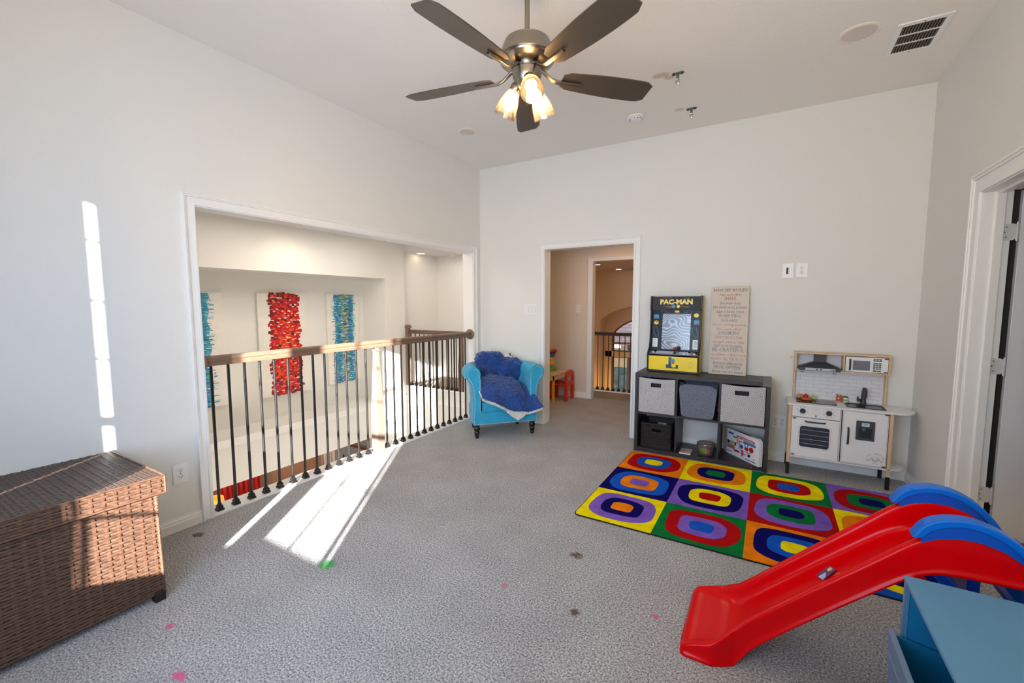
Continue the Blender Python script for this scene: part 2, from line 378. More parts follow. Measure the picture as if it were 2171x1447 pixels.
# ---- trims
def casing(name, plane, c, out, a, b, h, w_=0.068):
    """stepped casing around an opening a..b, up to h, on a wall plane x=c or y=c, standing out by sign out"""
    mb = MB()
    for o0, o1, t in ((0.0, w_ * .25, .016), (w_ * .25, w_ * .72, .011), (w_ * .72, w_ * .86, .019), (w_ * .86, w_, .024)):
        poly = [(a - o1, 0), (a - o0, 0), (a - o0, h + o0), (b + o0, h + o0), (b + o0, 0), (b + o1, 0), (b + o1, h + o1), (a - o1, h + o1)]
        mb.prism(poly, plane, c, c + out * t)
    o = mb.build(name, trim_m, None, smooth=False, bevel=.002); struct(o); return o
casing('trim_1', 'x', 0, 1, OP0, OP1, OPH)
casing('trim_2', 'y', 0, -1, D0, D1, DH)
casing('trim_3', 'x', W, -1, RD0, RD1, DH, 0.11)
casing('trim_4', 'y', 1.57, -1, 0.895, 1.95, 2.023)
S('trim_5', MB().box((-0.145, OP1 - .006, .012), (0.004, OP1 + .006, OPH)).box((-0.145, OP0 - .006, .012), (0.004, OP0 + .006, OPH)).box((-0.145, OP0 + .006, OPH - .006), (0.004, OP1 - .006, OPH + .006)), trim_m, smooth=False)
S('trim_6', MB().box((D0 - .006, -.004, 0), (D0 + .006, .134, DH)).box((D1 - .006, -.004, 0), (D1 + .006, .134, DH)).box((D0 + .006, -.004, DH - .006), (D1 - .006, .134, DH + .006)), trim_m, smooth=False)
S('trim_7', MB().box((W - .004, RD1 - .006, 0), (W + .119, RD1 + .01, DH)).box((W + .055, RD1 - .019, 0), (W + .088, RD1 - .006, DH - .006)).box((W - .004, RD0 + .006, DH - .006), (W + .145, RD1 - .006, DH + .01)).box((W + .055, RD0 + .006, DH - .019), (W + .088, RD1 - .019, DH - .006)).box((W - .004, RD0 - .01, 0), (W + .145, RD0 + .006, DH)), trim_m, smooth=False)
S('trim_8', MB().box((-0.165, OP0 + .002, -.30), (0.006, OP1 - .002, 0.012), .003), trim_m)       # white curb under the railing
BP = [(0, 0), (.014, 0), (.014, .05), (.010, .056), (.011, .068), (.005, .074), (.005, .083), (0, .085)]
def bb(name, wall, c, a, b):
    if wall == 'x+': poly, ax = [(c + d, z) for d, z in BP], 'y'
    elif wall == 'x-': poly, ax = [(c - d, z) for d, z in BP], 'y'
    elif wall == 'y-': poly, ax = [(c - d, z) for d, z in BP], 'x'
    else: poly, ax = [(c + d, z) for d, z in BP], 'x'
    S(name, MB().prism(poly, ax, a, b), trim_m, ang=20, fixn=True)
bb('baseboard_left', 'x+', 0, YW, OP0 - .068)
bb('baseboard_left', 'x+', 0, OP1 + .068, 0)
bb('baseboard_back', 'y-', 0, 0, D0 - .068)
bb('baseboard_back', 'y-', 0, D1 + .068, W)
bb('baseboard_right', 'x-', W, RD1 + .11, 0)
bb('baseboard_right', 'x-', W, YW, RD0 - .11)
bb('baseboard_vestibule', 'y-', 1.57, 0, 0.827)
bb('baseboard_landing', 'y-', 2.02, -2.42, -0.16)

# ---- right door, its leaf swung into the next room, and that room
dl = MB().box((4.272, -1.03, 0.012), (5.06, -0.995, 2.02))
door = struct(dl.build('door_1', mat('door_paint', rgb(224, 224, 226), 0.35), None, smooth=False, bevel=.002))
for z0, z1 in ((0.25, 0.85), (1.0, 1.85)):
    for x0, x1 in ((4.40, 4.62), (4.71, 4.93)):
        MB(door).ring([(x0, z0), (x1, z0), (x1, z1), (x0, z1)], [(x0 + .02, z0 + .02), (x1 - .02, z0 + .02), (x1 - .02, z1 - .02), (x0 + .02, z1 - .02)], 'y', -1.037, -1.029).build('panel_molding', MATS['door_paint'], door, smooth=False)
        MB(door).box((x0 + .035, -1.036, z0 + .035), (x1 - .035, -1.029, z1 - .035), .004).build('panel', MATS['door_paint'], door, smooth=False)
hin_m = mat('nickel_hinge', rgb(214, 214, 214), 0.3, metal=0.1)
for z in (1.80, 1.06, 0.315):
    h = MB(door).prism([(y_, z_) for y_, z_ in rrect(-1.0275, z - .045, -0.999, z + .045, .008, 3)], 'x', 4.2685, 4.272).build('hinge', hin_m, door)
    q = MB(door)
    pts = rrect(4.204, z - .045, 4.258, z + .045, .012, 4); q.prism(pts, 'y', -1.0225, -1.019); q.build('hinge_leaf', hin_m, h)
    q = MB(door)
    for k in range(5): q.lathe([(.0065, -.0085), (.0065, .0085)], (4.262, -1.03, z - .036 + k * .018), 10)
    q.lathe([(.0045, -.052), (.0045, .052)], (4.262, -1.03, z), 8); q.build('knuckle', hin_m, h)
    q = MB(door)
    for dx, dz in ((-.04, .028), (-.046, 0), (-.04, -.028)): q.lathe([(.0038, 0), (.0034, .0015)], (4.262 + dx, -1.0225, z + dz), 10, (0, -1, 0))
    q.build('screw', mat('screw_steel', rgb(120, 120, 120), .4, metal=.8), h)
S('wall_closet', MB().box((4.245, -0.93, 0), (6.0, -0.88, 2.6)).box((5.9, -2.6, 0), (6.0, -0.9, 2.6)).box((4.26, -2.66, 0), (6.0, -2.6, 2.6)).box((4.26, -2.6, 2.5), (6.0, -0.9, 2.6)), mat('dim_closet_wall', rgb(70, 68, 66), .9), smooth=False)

# ---- stairwell beyond the wide opening
XF, YF = -2.26, 0.97
S('wall_stairwell', MB().box((XF - .16, -4.0, 1.82), (XF, YF, 2.46)).box((XF - .16, 0.535, -0.72), (XF, YF, 1.82)).box((-2.9, -4.0, -0.72), (XF, 0.535, -0.19)).box((XF - .16, 0.27, -3.1), (XF, YF, -0.72)), wall_m, smooth=False)
S('wall_niche', MB().box((-2.9, -4.0, -0.19), (-2.807, 0.6, 1.9)).box((-2.807, 0.535, -0.19), (XF - .16, 0.6, 1.9)).box((-2.807, -4.0, 1.82), (XF - .16, 0.6, 1.9)), wall_m, smooth=False)
S('wall_stairwell_near', MB().box((-3.0, -4.1, -3.1), (-0.14, -4.0, 2.46)).box((-0.14, -4.1, -3.1), (-0.02, 2.1, -0.32)), wall_m, smooth=False)
S('ceiling_stairwell', MB().box((-2.5, -4.1, 2.44), (-0.14, YF, 2.54)), ceil_m, smooth=False)
S('ceiling_landing', MB().box((-2.6, YF, 2.31), (-0.02, 2.2, 2.45)), mat('cool_ceiling_paint', rgb(224, 222, 220), .85), smooth=False)
S('wall_landing', MB().box((-2.6, 2.02, -3.1), (0.0, 2.12, 2.31)).box((-2.52, YF, -0.72), (-2.42, 2.02, 2.31)), wall_m, smooth=False)
S('wall_stair', MB().box((-2.42, 0.97, -3.1), (-0.02, 1.06, -.005)), wall_m, smooth=False)
ml = MB()
for z0, z1, t in ((-.185, -.166, .02), (-.205, -.185, .012), (-.232, -.205, .008), (-.245, -.232, .014), (-.258, -.245, .006)):
    ml.box((XF, -4.0, z0), (XF + t, YF + t, z1)).box((XF, YF - t, z0), (-0.14, YF, z1))
S('trim_9', ml, trim_m, smooth=False)
S('trim_10', MB().box((-2.30, 0.955, -.02), (-0.15, 1.06, 0.006), .003), trim_m)
# lower floor seen under the far wall
brw = mat('clay_brown_paint', rgb(150, 112, 88), .8); brd = mat('taupe_paint', rgb(128, 108, 96), .8); gry = mat('pale_grey_paint', rgb(176, 170, 166), .8)
S('wall_lower', MB().box((-5.1, -3.4, -3.1), (-5.0, 0.1, -0.72)), brd, smooth=False)
S('wall_lower_brown', MB().box((-5.1, 0.1, -3.1), (-5.0, 1.16, -0.72)), brw, smooth=False)
S('wall_lower_pale', MB().box((-5.1, 1.16, -3.1), (-5.0, 3.2, -0.72)), gry, smooth=False)
S('ceiling_lower', MB().box((-5.1, -3.4, -0.72), (-2.9, 3.2, -0.66)), ceil_m, smooth=False)
S('floor_lower', MB().box((-5.1, -4.0, -3.2), (-0.02, 3.2, -3.08)), mat('brown_floorboards', rgb(120, 84, 58), .4, vary=.2, vscale=6, stretch=(3, 30, 3)), smooth=False)

# ---- vestibule and great room through the doorway
wv = mat('warm_painted_wall', rgb(222, 212, 198), 0.75, bump=.3, bscale=90, bdist=.003)
S('wall_vestibule', MB().box((-0.02, 1.57, 0), (0.895, 1.67, 2.44)).box((0.895, 1.57, 2.023), (1.95, 1.67, 2.44)).box((1.95, 1.57, 0), (2.6, 1.67, 2.44)).box((-0.12, 0.13, 0), (-0.02, 1.67, 2.44)).box((2.5, 0.13, 0), (2.6, 1.67, 2.44)), wv, smooth=False)
S('ceiling_vestibule', MB().box((-0.12, 0.13, 2.44), (2.6, 1.67, 2.5)), ceil_m, smooth=False)
S('trim_11', MB().box((0.883, 1.565, 0), (0.897, 1.675, 2.023)), trim_m, smooth=False)
S('wall_curb', MB().box((-0.02, 1.68, -0.3), (3.4, 1.80, 0.105)), carpet('curb_carpet', rgb(120, 94, 70), rgb(196, 164, 132)), smooth=False)
S('trim_12', MB().box((-0.02, 1.676, 0.105), (3.4, 1.805, 0.12), .003), trim_m)
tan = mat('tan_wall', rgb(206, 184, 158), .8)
def circ3(p, q, r_):
    ax, ay = p; bx, by = q; cx, cy = r_; d = 2 * (ax * (by - cy) + bx * (cy - ay) + cx * (ay - by))
    ux = ((ax * ax + ay * ay) * (by - cy) + (bx * bx + by * by) * (cy - ay) + (cx * cx + cy * cy) * (ay - by)) / d
    uy = ((ax * ax + ay * ay) * (cx - bx) + (bx * bx + by * by) * (ax - cx) + (cx * cx + cy * cy) * (bx - ax)) / d
    return ux, uy, math.hypot(ax - ux, ay - uy)
def arch_wall(x0, y0, y1, zb, zt, xa, ps, xr):
    """wall x0..xr with an arched hole from xa rightwards, mirrored about the arc centre"""
    ux, uy, rr = circ3(*ps); xb = 2 * ux - xa; a0 = math.atan2(ps[0][1] - uy, xa - ux); a1 = PI - a0
    arc = [(ux + rr * math.cos(a0 + (a1 - a0) * k / 24), uy + rr * math.sin(a0 + (a1 - a0) * k / 24)) for k in range(25)]
    mb = MB(); mb.box((x0, y0, zb), (xa, y1, zt)).box((xb, y0, zb), (max(xr, xb + .05), y1, zt))
    for k in range(24):
        p, q = arc[k], arc[k + 1]; mb.prism([(p[0], p[1]), (q[0], q[1]), (q[0], zt), (p[0], zt)], 'y', y0, y1)
    return mb, arc, xb
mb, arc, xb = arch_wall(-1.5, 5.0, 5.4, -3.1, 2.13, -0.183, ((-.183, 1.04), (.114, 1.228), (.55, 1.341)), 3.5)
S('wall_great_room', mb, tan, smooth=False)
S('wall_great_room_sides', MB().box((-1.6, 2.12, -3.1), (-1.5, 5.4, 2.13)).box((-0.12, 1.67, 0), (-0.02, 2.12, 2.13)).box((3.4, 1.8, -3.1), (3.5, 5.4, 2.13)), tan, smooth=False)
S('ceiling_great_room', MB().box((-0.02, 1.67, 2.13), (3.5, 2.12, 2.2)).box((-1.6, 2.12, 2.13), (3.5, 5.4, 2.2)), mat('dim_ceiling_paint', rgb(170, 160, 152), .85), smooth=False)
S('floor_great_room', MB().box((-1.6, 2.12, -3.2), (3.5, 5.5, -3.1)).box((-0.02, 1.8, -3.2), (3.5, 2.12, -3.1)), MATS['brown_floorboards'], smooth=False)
# its window wall: an arched pane above a rail and tall panes below
mb, arc2, xb2 = arch_wall(-0.3, 5.4, 5.5, .18, 1.9, -0.03, ((-.03, .70), (.065, .81), (.442, 1.037)), 2.4)
mb.box((-0.3, 5.4, -3.1), (-0.03, 5.5, .18)).box((xb2, 5.4, -3.1), (2.6, 5.5, .18)).box((-0.3, 5.4, .17), (2.6, 5.5, .30))
S('wall_window', mb, tan, smooth=False)
frm = mat('bronze_window_frame', rgb(96, 70, 44), .5)
fb = MB()
pts = [(-.03, .30), (-.03, .70)] + arc2[1:]
fb.tube([(p[0], 5.43, p[1]) for p in [(-.012, .30), (-.012, .68)] + [(q[0] + .01, q[1] - .012) for q in arc2[2:]]], .02, 6)
fb.box((-.03, 5.42, .295), (xb2, 5.46, .325))
w4 = struct(fb.build('window_4', frm, None))
MB(w4).prism([(p[0], p[1]) for p in pts] + [(xb2, .30)], 'y', 5.44, 5.443).build('pane', glass('clear_glass', gloss=.2), w4, smooth=False)
w5 = struct(MB().box((-.03, 5.42, -2.6), (.008, 5.46, .17)).box((-.03, 5.42, .15), (xb2, 5.46, .175)).box((.86, 5.42, -2.6), (.9, 5.46, .17)).build('window_5', frm, None, smooth=False))
MB(w5).box((-.01, 5.44, -2.6), (xb2, 5.443, .16)).build('pane', glass('clear_glass'), w5, smooth=False)
def brick_mat(name, c1, c2, mo, sc_):
    m = bpy.data.materials.new(name); m.use_nodes = True; n = m.node_tree; P = n.nodes['Principled BSDF']; P.inputs['Roughness'].default_value = .9
    tc = n.nodes.new('ShaderNodeTexCoord'); mp = n.nodes.new('ShaderNodeMapping'); mp.inputs['Rotation'].default_value = (R(90), 0, 0)
    b = n.nodes.new('ShaderNodeTexBrick'); b.inputs['Scale'].default_value = sc_; b.inputs['Color1'].default_value = c1; b.inputs['Color2'].default_value = c2; b.inputs['Mortar'].default_value = mo
    b.inputs['Mortar Size'].default_value = .02; b.inputs['Brick Width'].default_value = .5; b.inputs['Row Height'].default_value = .2
    n.links.new(tc.outputs['Object'], mp.inputs[0]); n.links.new(mp.outputs[0], b.inputs[0]); n.links.new(b.outputs[0], P.inputs['Base Color']); return m
S('wall_outside_brick', MB().box((-1.5, 7.6, 0.15), (4, 7.7, 3.2)).box((0.33, 6.6, -3.5), (4, 6.7, .3)), brick_mat('pale_brick', rgb(206, 196, 200), rgb(188, 178, 186), rgb(150, 142, 150), 2.2), smooth=False)
S('wall_outside_fence', MB().box((-1.5, 8.6, -3.5), (1.5, 8.65, .6)), mat('sunlit_fence', rgb(232, 206, 164), .8, vary=.2, vscale=6, stretch=(20, 1, 1)), smooth=False)
S('ground_outside', MB().box((-3, 5.55, -3.6), (5, 12, -3.5)), mat('patio_lawn', rgb(120, 140, 110), .9, vary=.4, vscale=2), smooth=False)
S('wall_outside_hedge', MB().box((-1.5, 8.4, -3.5), (1.5, 8.6, -.55)), mat('blue_green_shade', rgb(92, 122, 128), .8, vary=.5, vscale=6), smooth=False)
for x_ in (.21, .34): tag(MB((x_, 6.0, -3.5)).box((x_ - .04, 6.0, -3.5), (x_ + .04, 6.08, .4), .005).build('patio_post', mat('grey_timber', rgb(92, 88, 84), .8), None), 'grey timber patio post outside the lower great room window, %s' % ('between two strips of sunlit fence' if x_ < .3 else 'beside the pale brick'), 'post')

# ================================================================== RAILINGS
def baluster_geo(z0, z1, r=.0075):
    m = MB(); q = r
    m.box((-q, -q, z0), (q, q, z1), .002); return m
def shoe_geo(z):
    m = MB(); pr = [(.0215, 0), (.0215, .012), (.015, .018), (.017, .022), (.017, .03), (.0105, .04), (.0105, .046)]
    vs = []; fs = []
    for r_, dz in pr: vs += [(-r_, -r_, z + dz), (r_, -r_, z + dz), (r_, r_, z + dz), (-r_, r_, z + dz)]
    for i in range(len(pr) - 1):
        for k in range(4): fs.append((i * 4 + k, i * 4 + (k + 1) % 4, (i + 1) * 4 + (k + 1) % 4, (i + 1) * 4 + k))
    n = len(pr); fs += [(3, 2, 1, 0), tuple(range(4 * n - 4, 4 * n))]
    return m.add(vs, fs)
def balusters(root, locs, z0, z1, dark, r=.0075):
    bm_ = baluster_geo(z0, z1, r).mesh('baluster', dark); sm_ = shoe_geo(z0).mesh('shoe', dark)
    for p in locs:
        b = bpy.data.objects.new('baluster', bm_); COL.objects.link(b); b.parent = root; b.location = p
        s_ = bpy.data.objects.new('shoe', sm_); COL.objects.link(s_); s_.parent = b
RAILP = [(-.030, .010), (-.026, 0), (.026, 0), (.030, .010), (.030, .022), (.025, .030), (.031, .042), (.028, .056), (.014, .066), (-.014, .066), (-.028, .056), (-.031, .042), (-.025, .030), (-.030, .022)]
r1 = thing('railing', 'long oak railing with dark iron balusters across the wide wall opening', 'railing', (-.045, -1.66, .012))
MB(r1).prism([(-.045 + a, 1.006 + b) for a, b in RAILP], 'y', OP0 + .015, OP1 - .004).build('handrail', oak_m, r1, ang=25, fixn=True)
MB(r1).lathe([(.060, 0), (.064, .004), (.064, .012), (.050, .020), (.040, .022)], (-.045, OP1 - .001, 1.037), 28, (0, -1, 0)).build('rosette', oak_m, r1)
MB(r1).lathe([(.060, 0), (.064, .004), (.064, .012), (.050, .020), (.040, .022)], (-.045, OP0 + .001, 1.037), 28, (0, 1, 0)).build('rosette', oak_m, r1)
ys = [-3.062 + .1065 * k for k in range(13)] + [-1.550 + .1065 * k for k in range(13)]
balusters(r1, [(0, y + 1.66, 0) for y in ys], 0, 1.0, iron_m)
nw = MB(r1); prof = [(.0425, 0.0), (.0425, .44), (.040, .452), (.0205, .93), (.0205, .955), (.027, .962), (.027, .97), (.019, .976), (.019, .995)]
vs = []; fs = []
for r_, z in prof: vs += [(-.045 - r_, -1.66 - r_, .012 + z), (-.045 + r_, -1.66 - r_, .012 + z), (-.045 + r_, -1.66 + r_, .012 + z), (-.045 - r_, -1.66 + r_, .012 + z)]
for i in range(len(prof) - 1):
    for k in range(4): fs.append((i * 4 + k, i * 4 + (k + 1) % 4, (i + 1) * 4 + (k + 1) % 4, (i + 1) * 4 + k))
fs += [(3, 2, 1, 0), tuple(range(4 * len(prof) - 4, 4 * len(prof)))]
nw.add(vs, fs).build('newel', oakz_m, r1, smooth=False, bevel=.002)
# landing railing across the far side of the stairwell
r2 = thing('railing', 'short oak railing at the far landing behind the long railing', 'railing', (-1.6, 1.0, .006))
MB(r2).prism([(1.0 + a, .905 + b) for a, b in RAILP], 'x', -2.2, -0.15).build('handrail', oakx_m, r2, ang=25, fixn=True)
balusters(r2, [(-2.158 + .0975 * k + 1.6, 0, 0) for k in range(20) if abs(-2.158 + .0975 * k + 1.07) > .04], 0, .91, iron_m, .007)
nv = MB(r2).box((-2.262, .965, .006), (-2.205, 1.035, 1.02), .003).box((-2.265, .955, 1.0), (-2.18, 1.04, 1.03), .004).box((-2.265, .96, 1.03), (-2.195, 1.035, 1.052), .004)
nv.box((-2.205, .975, .86), (-2.19, 1.025, .99), .004).build('half_newel', oakz_m, r2)
nv = MB(r2); vs = []; fs = []; P3 = [(.045, .006), (.045, .42), (.02, .80), (.02, .91)]
for r_, z in P3: vs += [(-1.07 - r_, 1.0 - r_, z), (-1.07 + r_, 1.0 - r_, z), (-1.07 + r_, 1.0 + r_, z), (-1.07 - r_, 1.0 + r_, z)]
for i in range(3):
    for k in range(4): fs.append((i * 4 + k, i * 4 + (k + 1) % 4, (i + 1) * 4 + (k + 1) % 4, (i + 1) * 4 + k))
fs += [(3, 2, 1, 0), (12, 13, 14, 15)]
nv.add(vs, fs).build('newel', oakz_m, r2, smooth=False)
# railing over the great room, through the doorway
r3 = thing('railing', 'dark railing seen through the doorway over the great room', 'railing', (1.2, 1.737, .12))
dk = mat('dark_walnut', rgb(62, 44, 34), .45, vary=.2, vscale=5, stretch=(3, 40, 40))
MB(r3).prism([(1.737 + a, .940 + b * .75) for a, b in RAILP], 'x', -0.02, 3.3).build('handrail', dk, r3, ang=25, fixn=True)
balusters(r3, [(.93 + .0815 * k - 1.2, 0, 0) for k in range(-10, 26)], 0, .83, mat('black_iron', rgb(22, 18, 16), .5), .0055)
# stair railing of the lower floor, behind the gap
r4 = thing('railing', 'brown stair rail with black balusters on the lower floor under the far wall', 'railing', (-4.6, 1.7, -3.08))
MB(r4).tube([(-4.6, 1.2, -1.42), (-4.6, 1.93, -1.80), (-4.6, 2.5, -2.10)], .05, 8).build('handrail', mat('brown_handrail', rgb(126, 72, 44), .5), r4)
bmx = MB().box((-.012, -.012, 0), (.012, .012, 1.35)).mesh('baluster', MATS['black_iron'], False)
for k in range(6):
    b = bpy.data.objects.new('baluster', bmx); COL.objects.link(b); b.parent = r4; b.location = (0, -.28 + k * .13, -.15 - .03 * k)
    b.scale = (1, 1, 1.05)
t = curtain
def drape(x, y0, y1, z0, z1, n=30, amp=.03):
    rows = [[(x + amp * math.sin(k * 1.7) + .01 * math.sin(k * .6), y0 + (y1 - y0) * k / n, z) for z in (z0, (z0 + z1) / 2, z1)] for k in range(n + 1)]
    return MB((x, (y0 + y1) / 2, z0)).grid(rows)
tag(drape(-4.93, -.90, -.17, -3.06, -.9).build('curtain', mat('red_velvet', rgb(186, 8, 6), .6, sheen=.4), None, solid=.004), 'deep red curtain on the lower floor seen under the far wall', 'curtain')
tag(drape(-4.93, 1.17, 1.42, -3.06, -.9, 12).build('curtain', mat('pale_drape', rgb(206, 198, 190), .8), None, solid=.004), 'pale grey curtain on the lower floor beside the stair rail', 'curtain')
lp = thing('table_lamp', 'lit amber lamp beside the red curtain on the lower floor', 'lamp', (-4.75, -1.02, -3.08))
MB(lp).lathe([(.14, 0), (.14, .03), (.02, .05), (.02, .95), (.03, .97)], (-4.75, -1.02, -3.08), 16).build('base', mat('amber_base', rgb(160, 90, 40), .4), lp)
MB(lp).lathe([(.16, .93), (.12, 1.25)], (-4.75, -1.02, -3.08), 20, capped=False).build('lamp_shade', mat('glowing_shade', rgb(255, 190, 110), .8, emit=rgb(255, 140, 50), estr=.9), lp)

# ================================================================== CEILING THINGS
FX, FY = 2.037, -2.498
fan = thing('ceiling_fan', 'five-blade bronze and nickel ceiling fan with three lit glass shades', 'ceiling fan', (FX, FY, 2.35))
MB(fan).tube([(FX, FY, 2.70), (FX, FY, 3.0)], .0125, 16).build('downrod', nickel_m, fan)
MB(fan).lathe([(.02, 2.94), (.045, 2.955), (.065, 2.99), (.07, 3.04)], (FX, FY, 0), 32).build('canopy', nickel_m, fan)
MB(fan).lathe([(.016, 2.716), (.06, 2.714), (.096, 2.708), (.112, 2.700), (.1135, 2.696), (.113, 2.694), (.1165, 2.692), (.130, 2.658), (.1385, 2.632), (.1405, 2.622), (.1395, 2.6185), (.1365, 2.6175), (.137, 2.615), (.133, 2.608), (.118, 2.598), (.095, 2.590), (.066, 2.586)], (FX, FY, 0), 48).build('motor_housing', nickel_m, fan, ang=25)
MB(fan).lathe([(.064, 2.588), (.064, 2.571), (.05, 2.570)], (FX, FY, 0), 40).build('flywheel', steel_m, fan)
kit = MB(fan).lathe([(.05, 2.572), (.071, 2.570), (.0735, 2.566), (.0735, 2.552), (.067, 2.525), (.050, 2.490), (.030, 2.472), (.014, 2.466), (.008, 2.45)], (FX, FY, 0), 40).build('light_fitter', nickel_m, fan, ang=25)
blade_m = mat('bronze_blade', rgb(72, 63, 54), 0.36, vary=.06, vscale=3)
def blade_pts():
    out = []
    for k in range(15):
        t = k / 14; r_ = .185 + .493 * t; hw = .052 + .022 * math.sin(PI * min(1, t * 1.15) * .62)
        if t > .9: hw *= 1 - .30 * ((t - .9) / .1) ** 2
        if t < .06: hw *= .72 + .28 * t / .06
        out.append((r_, hw))
    return out
BPTS = blade_pts()
for i, ang in enumerate((-170, -98, -26, 46, 118)):
    M = Matrix.Translation((FX, FY, 0)) @ Matrix.Rotation(R(ang), 4, 'Z'); P_ = Matrix.Rotation(R(-13), 4, 'X')
    def tr(x, y, z): return M @ (Vector((0, 0, 2.545)) + P_ @ Vector((x, y, z)))
    poly = [(r_, hw) for r_, hw in BPTS] + [(r_, -hw) for r_, hw in BPTS[::-1]]; n = len(poly); b = MB(fan)
    vs = [tr(x, y, -.003) for x, y in poly] + [tr(x, y, .003) for x, y in poly]
    b.add(vs, [tuple(range(n - 1, -1, -1)), tuple(range(n, 2 * n))] + [(k, (k + 1) % n, n + (k + 1) % n, n + k) for k in range(n)])
    bl = b.build('blade', blade_m, fan, ang=50)
    a = MB(fan); secs = []
    for x, y, z, w2, h2 in ((.055, 0, .035, .012, .006), (.085, 0, .028, .011, .006), (.13, 0, -.004, .0105, .006), (.16, 0, -.013, .0105, .0065), (.285, 0, -.0125, .0105, .0065)):
        q = [(x, y - w2, z - h2), (x, y + w2, z - h2), (x, y + w2, z + h2), (x, y - w2, z + h2)]
        secs.append([M @ (Vector((0, 0, 2.545)) + (P_ @ Vector(p) if x > .12 else Vector(p))) for p in q])
    vs = [p for s_ in secs for p in s_]; fs = [(3, 2, 1, 0), tuple(range(len(vs) - 4, len(vs)))]
    for k in range(len(secs) - 1):
        for j in range(4): fs.append((k * 4 + j, k * 4 + (j + 1) % 4, k * 4 + 4 + (j + 1) % 4, k * 4 + 4 + j))
    a.add(vs, fs); a.build('blade_iron', nickel_m, fan, bevel=.002, fixn=True)
seed_m = glass('seeded_glass', (1.0, .96, .90, 1), gloss=.25, frost=.09)
bulb_m = mat('lit_bulb', rgb(255, 225, 170), .5, emit=rgb(255, 206, 138), estr=62.0)
for az, tilt in ((-172, 27), (-52, 42), (70, 27)):
    d = Vector((math.cos(R(az)), math.sin(R(az)), 0)); ax = (d * math.sin(R(tilt)) - Vector((0, 0, math.cos(R(tilt))))).normalized()
    p = Vector((FX, FY, 2.512)) + d * .055
    MB(fan).tube([Vector((FX, FY, 2.515)) + d * .03, p + ax * .01], .012, 10).build('lamp_arm', nickel_m, fan)
    MB(fan).lathe([(.012, -.004), (.022, 0), (.026, .006), (.026, .03), (.022, .036)], p, 24, ax).build('lamp_cup', nickel_m, fan)
    sh = MB(fan).lathe([(.026, .028), (.031, .042), (.041, .068), (.050, .10), (.0555, .135), (.057, .155), (.0545, .155), (.053, .135), (.0475, .10), (.0385, .068), (.0285, .042), (.024, .03)], p, 32, ax, capped=False).build('lamp_shade', seed_m, fan)
    MB(fan).lathe([(.012, .036), (.013, .05), (.020, .066), (.027, .082), (.029, .096), (.026, .110), (.017, .121), (.004, .126)], p, 20, ax).build('bulb', bulb_m, fan)
pc = MB(fan); px, py = FX - .055, FY - .045
for k in range(22): pc.lathe([(.0005, -.0018), (.0018, 0), (.0005, .0018)], (px, py, 2.525 - k * .0072), 6)
pc.build('pull_chain', mat('brass_chain', rgb(190, 150, 90), .3, metal=1), fan, kind='stuff')
MB(fan).lathe([(.002, 0), (.004, -.006), (.0055, -.02), (.0065, -.034), (.004, -.042), (.001, -.044)], (px, py, 2.367), 14).build('pull_knob', mat('walnut_knob', rgb(120, 80, 44), .4), fan)

def speaker(x, y, r_, label):
    t = thing('ceiling_speaker', label, 'speaker', (x, y, H))
    MB(t).lathe([(r_, 0), (r_, -.004), (r_ - .012, -.007), (r_ - .018, -.004)], (x, y, H), 40).build('bezel', mat('speaker_rim', rgb(238, 230, 216), .5), t)
    MB(t).lathe([(.001, -.0062), (r_ - .02, -.006), (r_ - .018, -.003)], (x, y, H), 40).build('grille', mat('speaker_grille', rgb(224, 214, 208), .8, bump=.8, bscale=900), t)
speaker(3.52, -1.03, .105, 'round flush ceiling speaker next to the air vent')
speaker(.586, -1.035, .088, 'round flush ceiling speaker near the railing wall')
sm = thing('smoke_detector', 'white round smoke detector on the ceiling of the play room', 'smoke detector', (2.05, -.546, H))
MB(sm).lathe([(.068, 0), (.068, -.012), (.064, -.016), (.052, -.018), (.050, -.024), (.046, -.032), (.030, -.038), (.001, -.039)], (2.05, -.546, H), 36).build('housing', plate_m, sm, ang=25)
q = MB(sm)
for k in range(12):
    if k % 4: a = 2 * PI * k / 12; q.box((2.05 + .0475 * math.cos(a) - .006, -.546 + .0475 * math.sin(a) - .006, H - .029), (2.05 + .0475 * math.cos(a) + .006, -.546 + .0475 * math.sin(a) + .006, H - .0255))
q.build('slot', slot_m, sm)
s2 = thing('smoke_detector', 'small smoke detector on the landing ceiling past the railing', 'smoke detector', (-1.95, 1.93, 2.31))
MB(s2).lathe([(.065, 0), (.065, -.015), (.05, -.03), (.001, -.034)], (-1.95, 1.90, 2.31), 24).build('housing', plate_m, s2)
for x, y, r_, z, nm in ((-2.29, 1.43, .075, 2.31, 'recessed downlight glowing in the landing ceiling past the railing'), (-1.75, -1.10, .075, 2.44, 'recessed downlight in the stairwell ceiling above the paintings'),
                        (.344, 3.28, .06, 2.13, 'recessed downlight nearest the doorway in the great room ceiling'), (.362, 4.55, .06, 2.13, 'recessed downlight nearest the arch in the great room ceiling')):
    t = thing('downlight', nm, 'downlight', (x, y, z))
    MB(t).lathe([(r_ + .015, 0), (r_ + .015, -.004), (r_, -.005), (r_ - .006, -.002)], (x, y, z), 28).build('trim_ring', plate_m, t)
    MB(t).lathe([(.001, -.0035), (r_ - .006, -.003), (r_ - .005, -.001)], (x, y, z), 28).build('lens', mat('lit_lens', (1, .9, .75, 1), .5, emit=(1, .82, .58, 1), estr=9), t)
def spot(name, loc, aim, power, color, ang):
    d = bpy.data.lights.new(name, 'SPOT'); d.energy = power; d.color = color; d.spot_size = R(ang); d.spot_blend = .8; d.shadow_soft_size = .05
    o = bpy.data.objects.new(name, d); COL.objects.link(o); o.location = loc; o.rotation_euler = Vector(aim).to_track_quat('-Z', 'Y').to_euler()
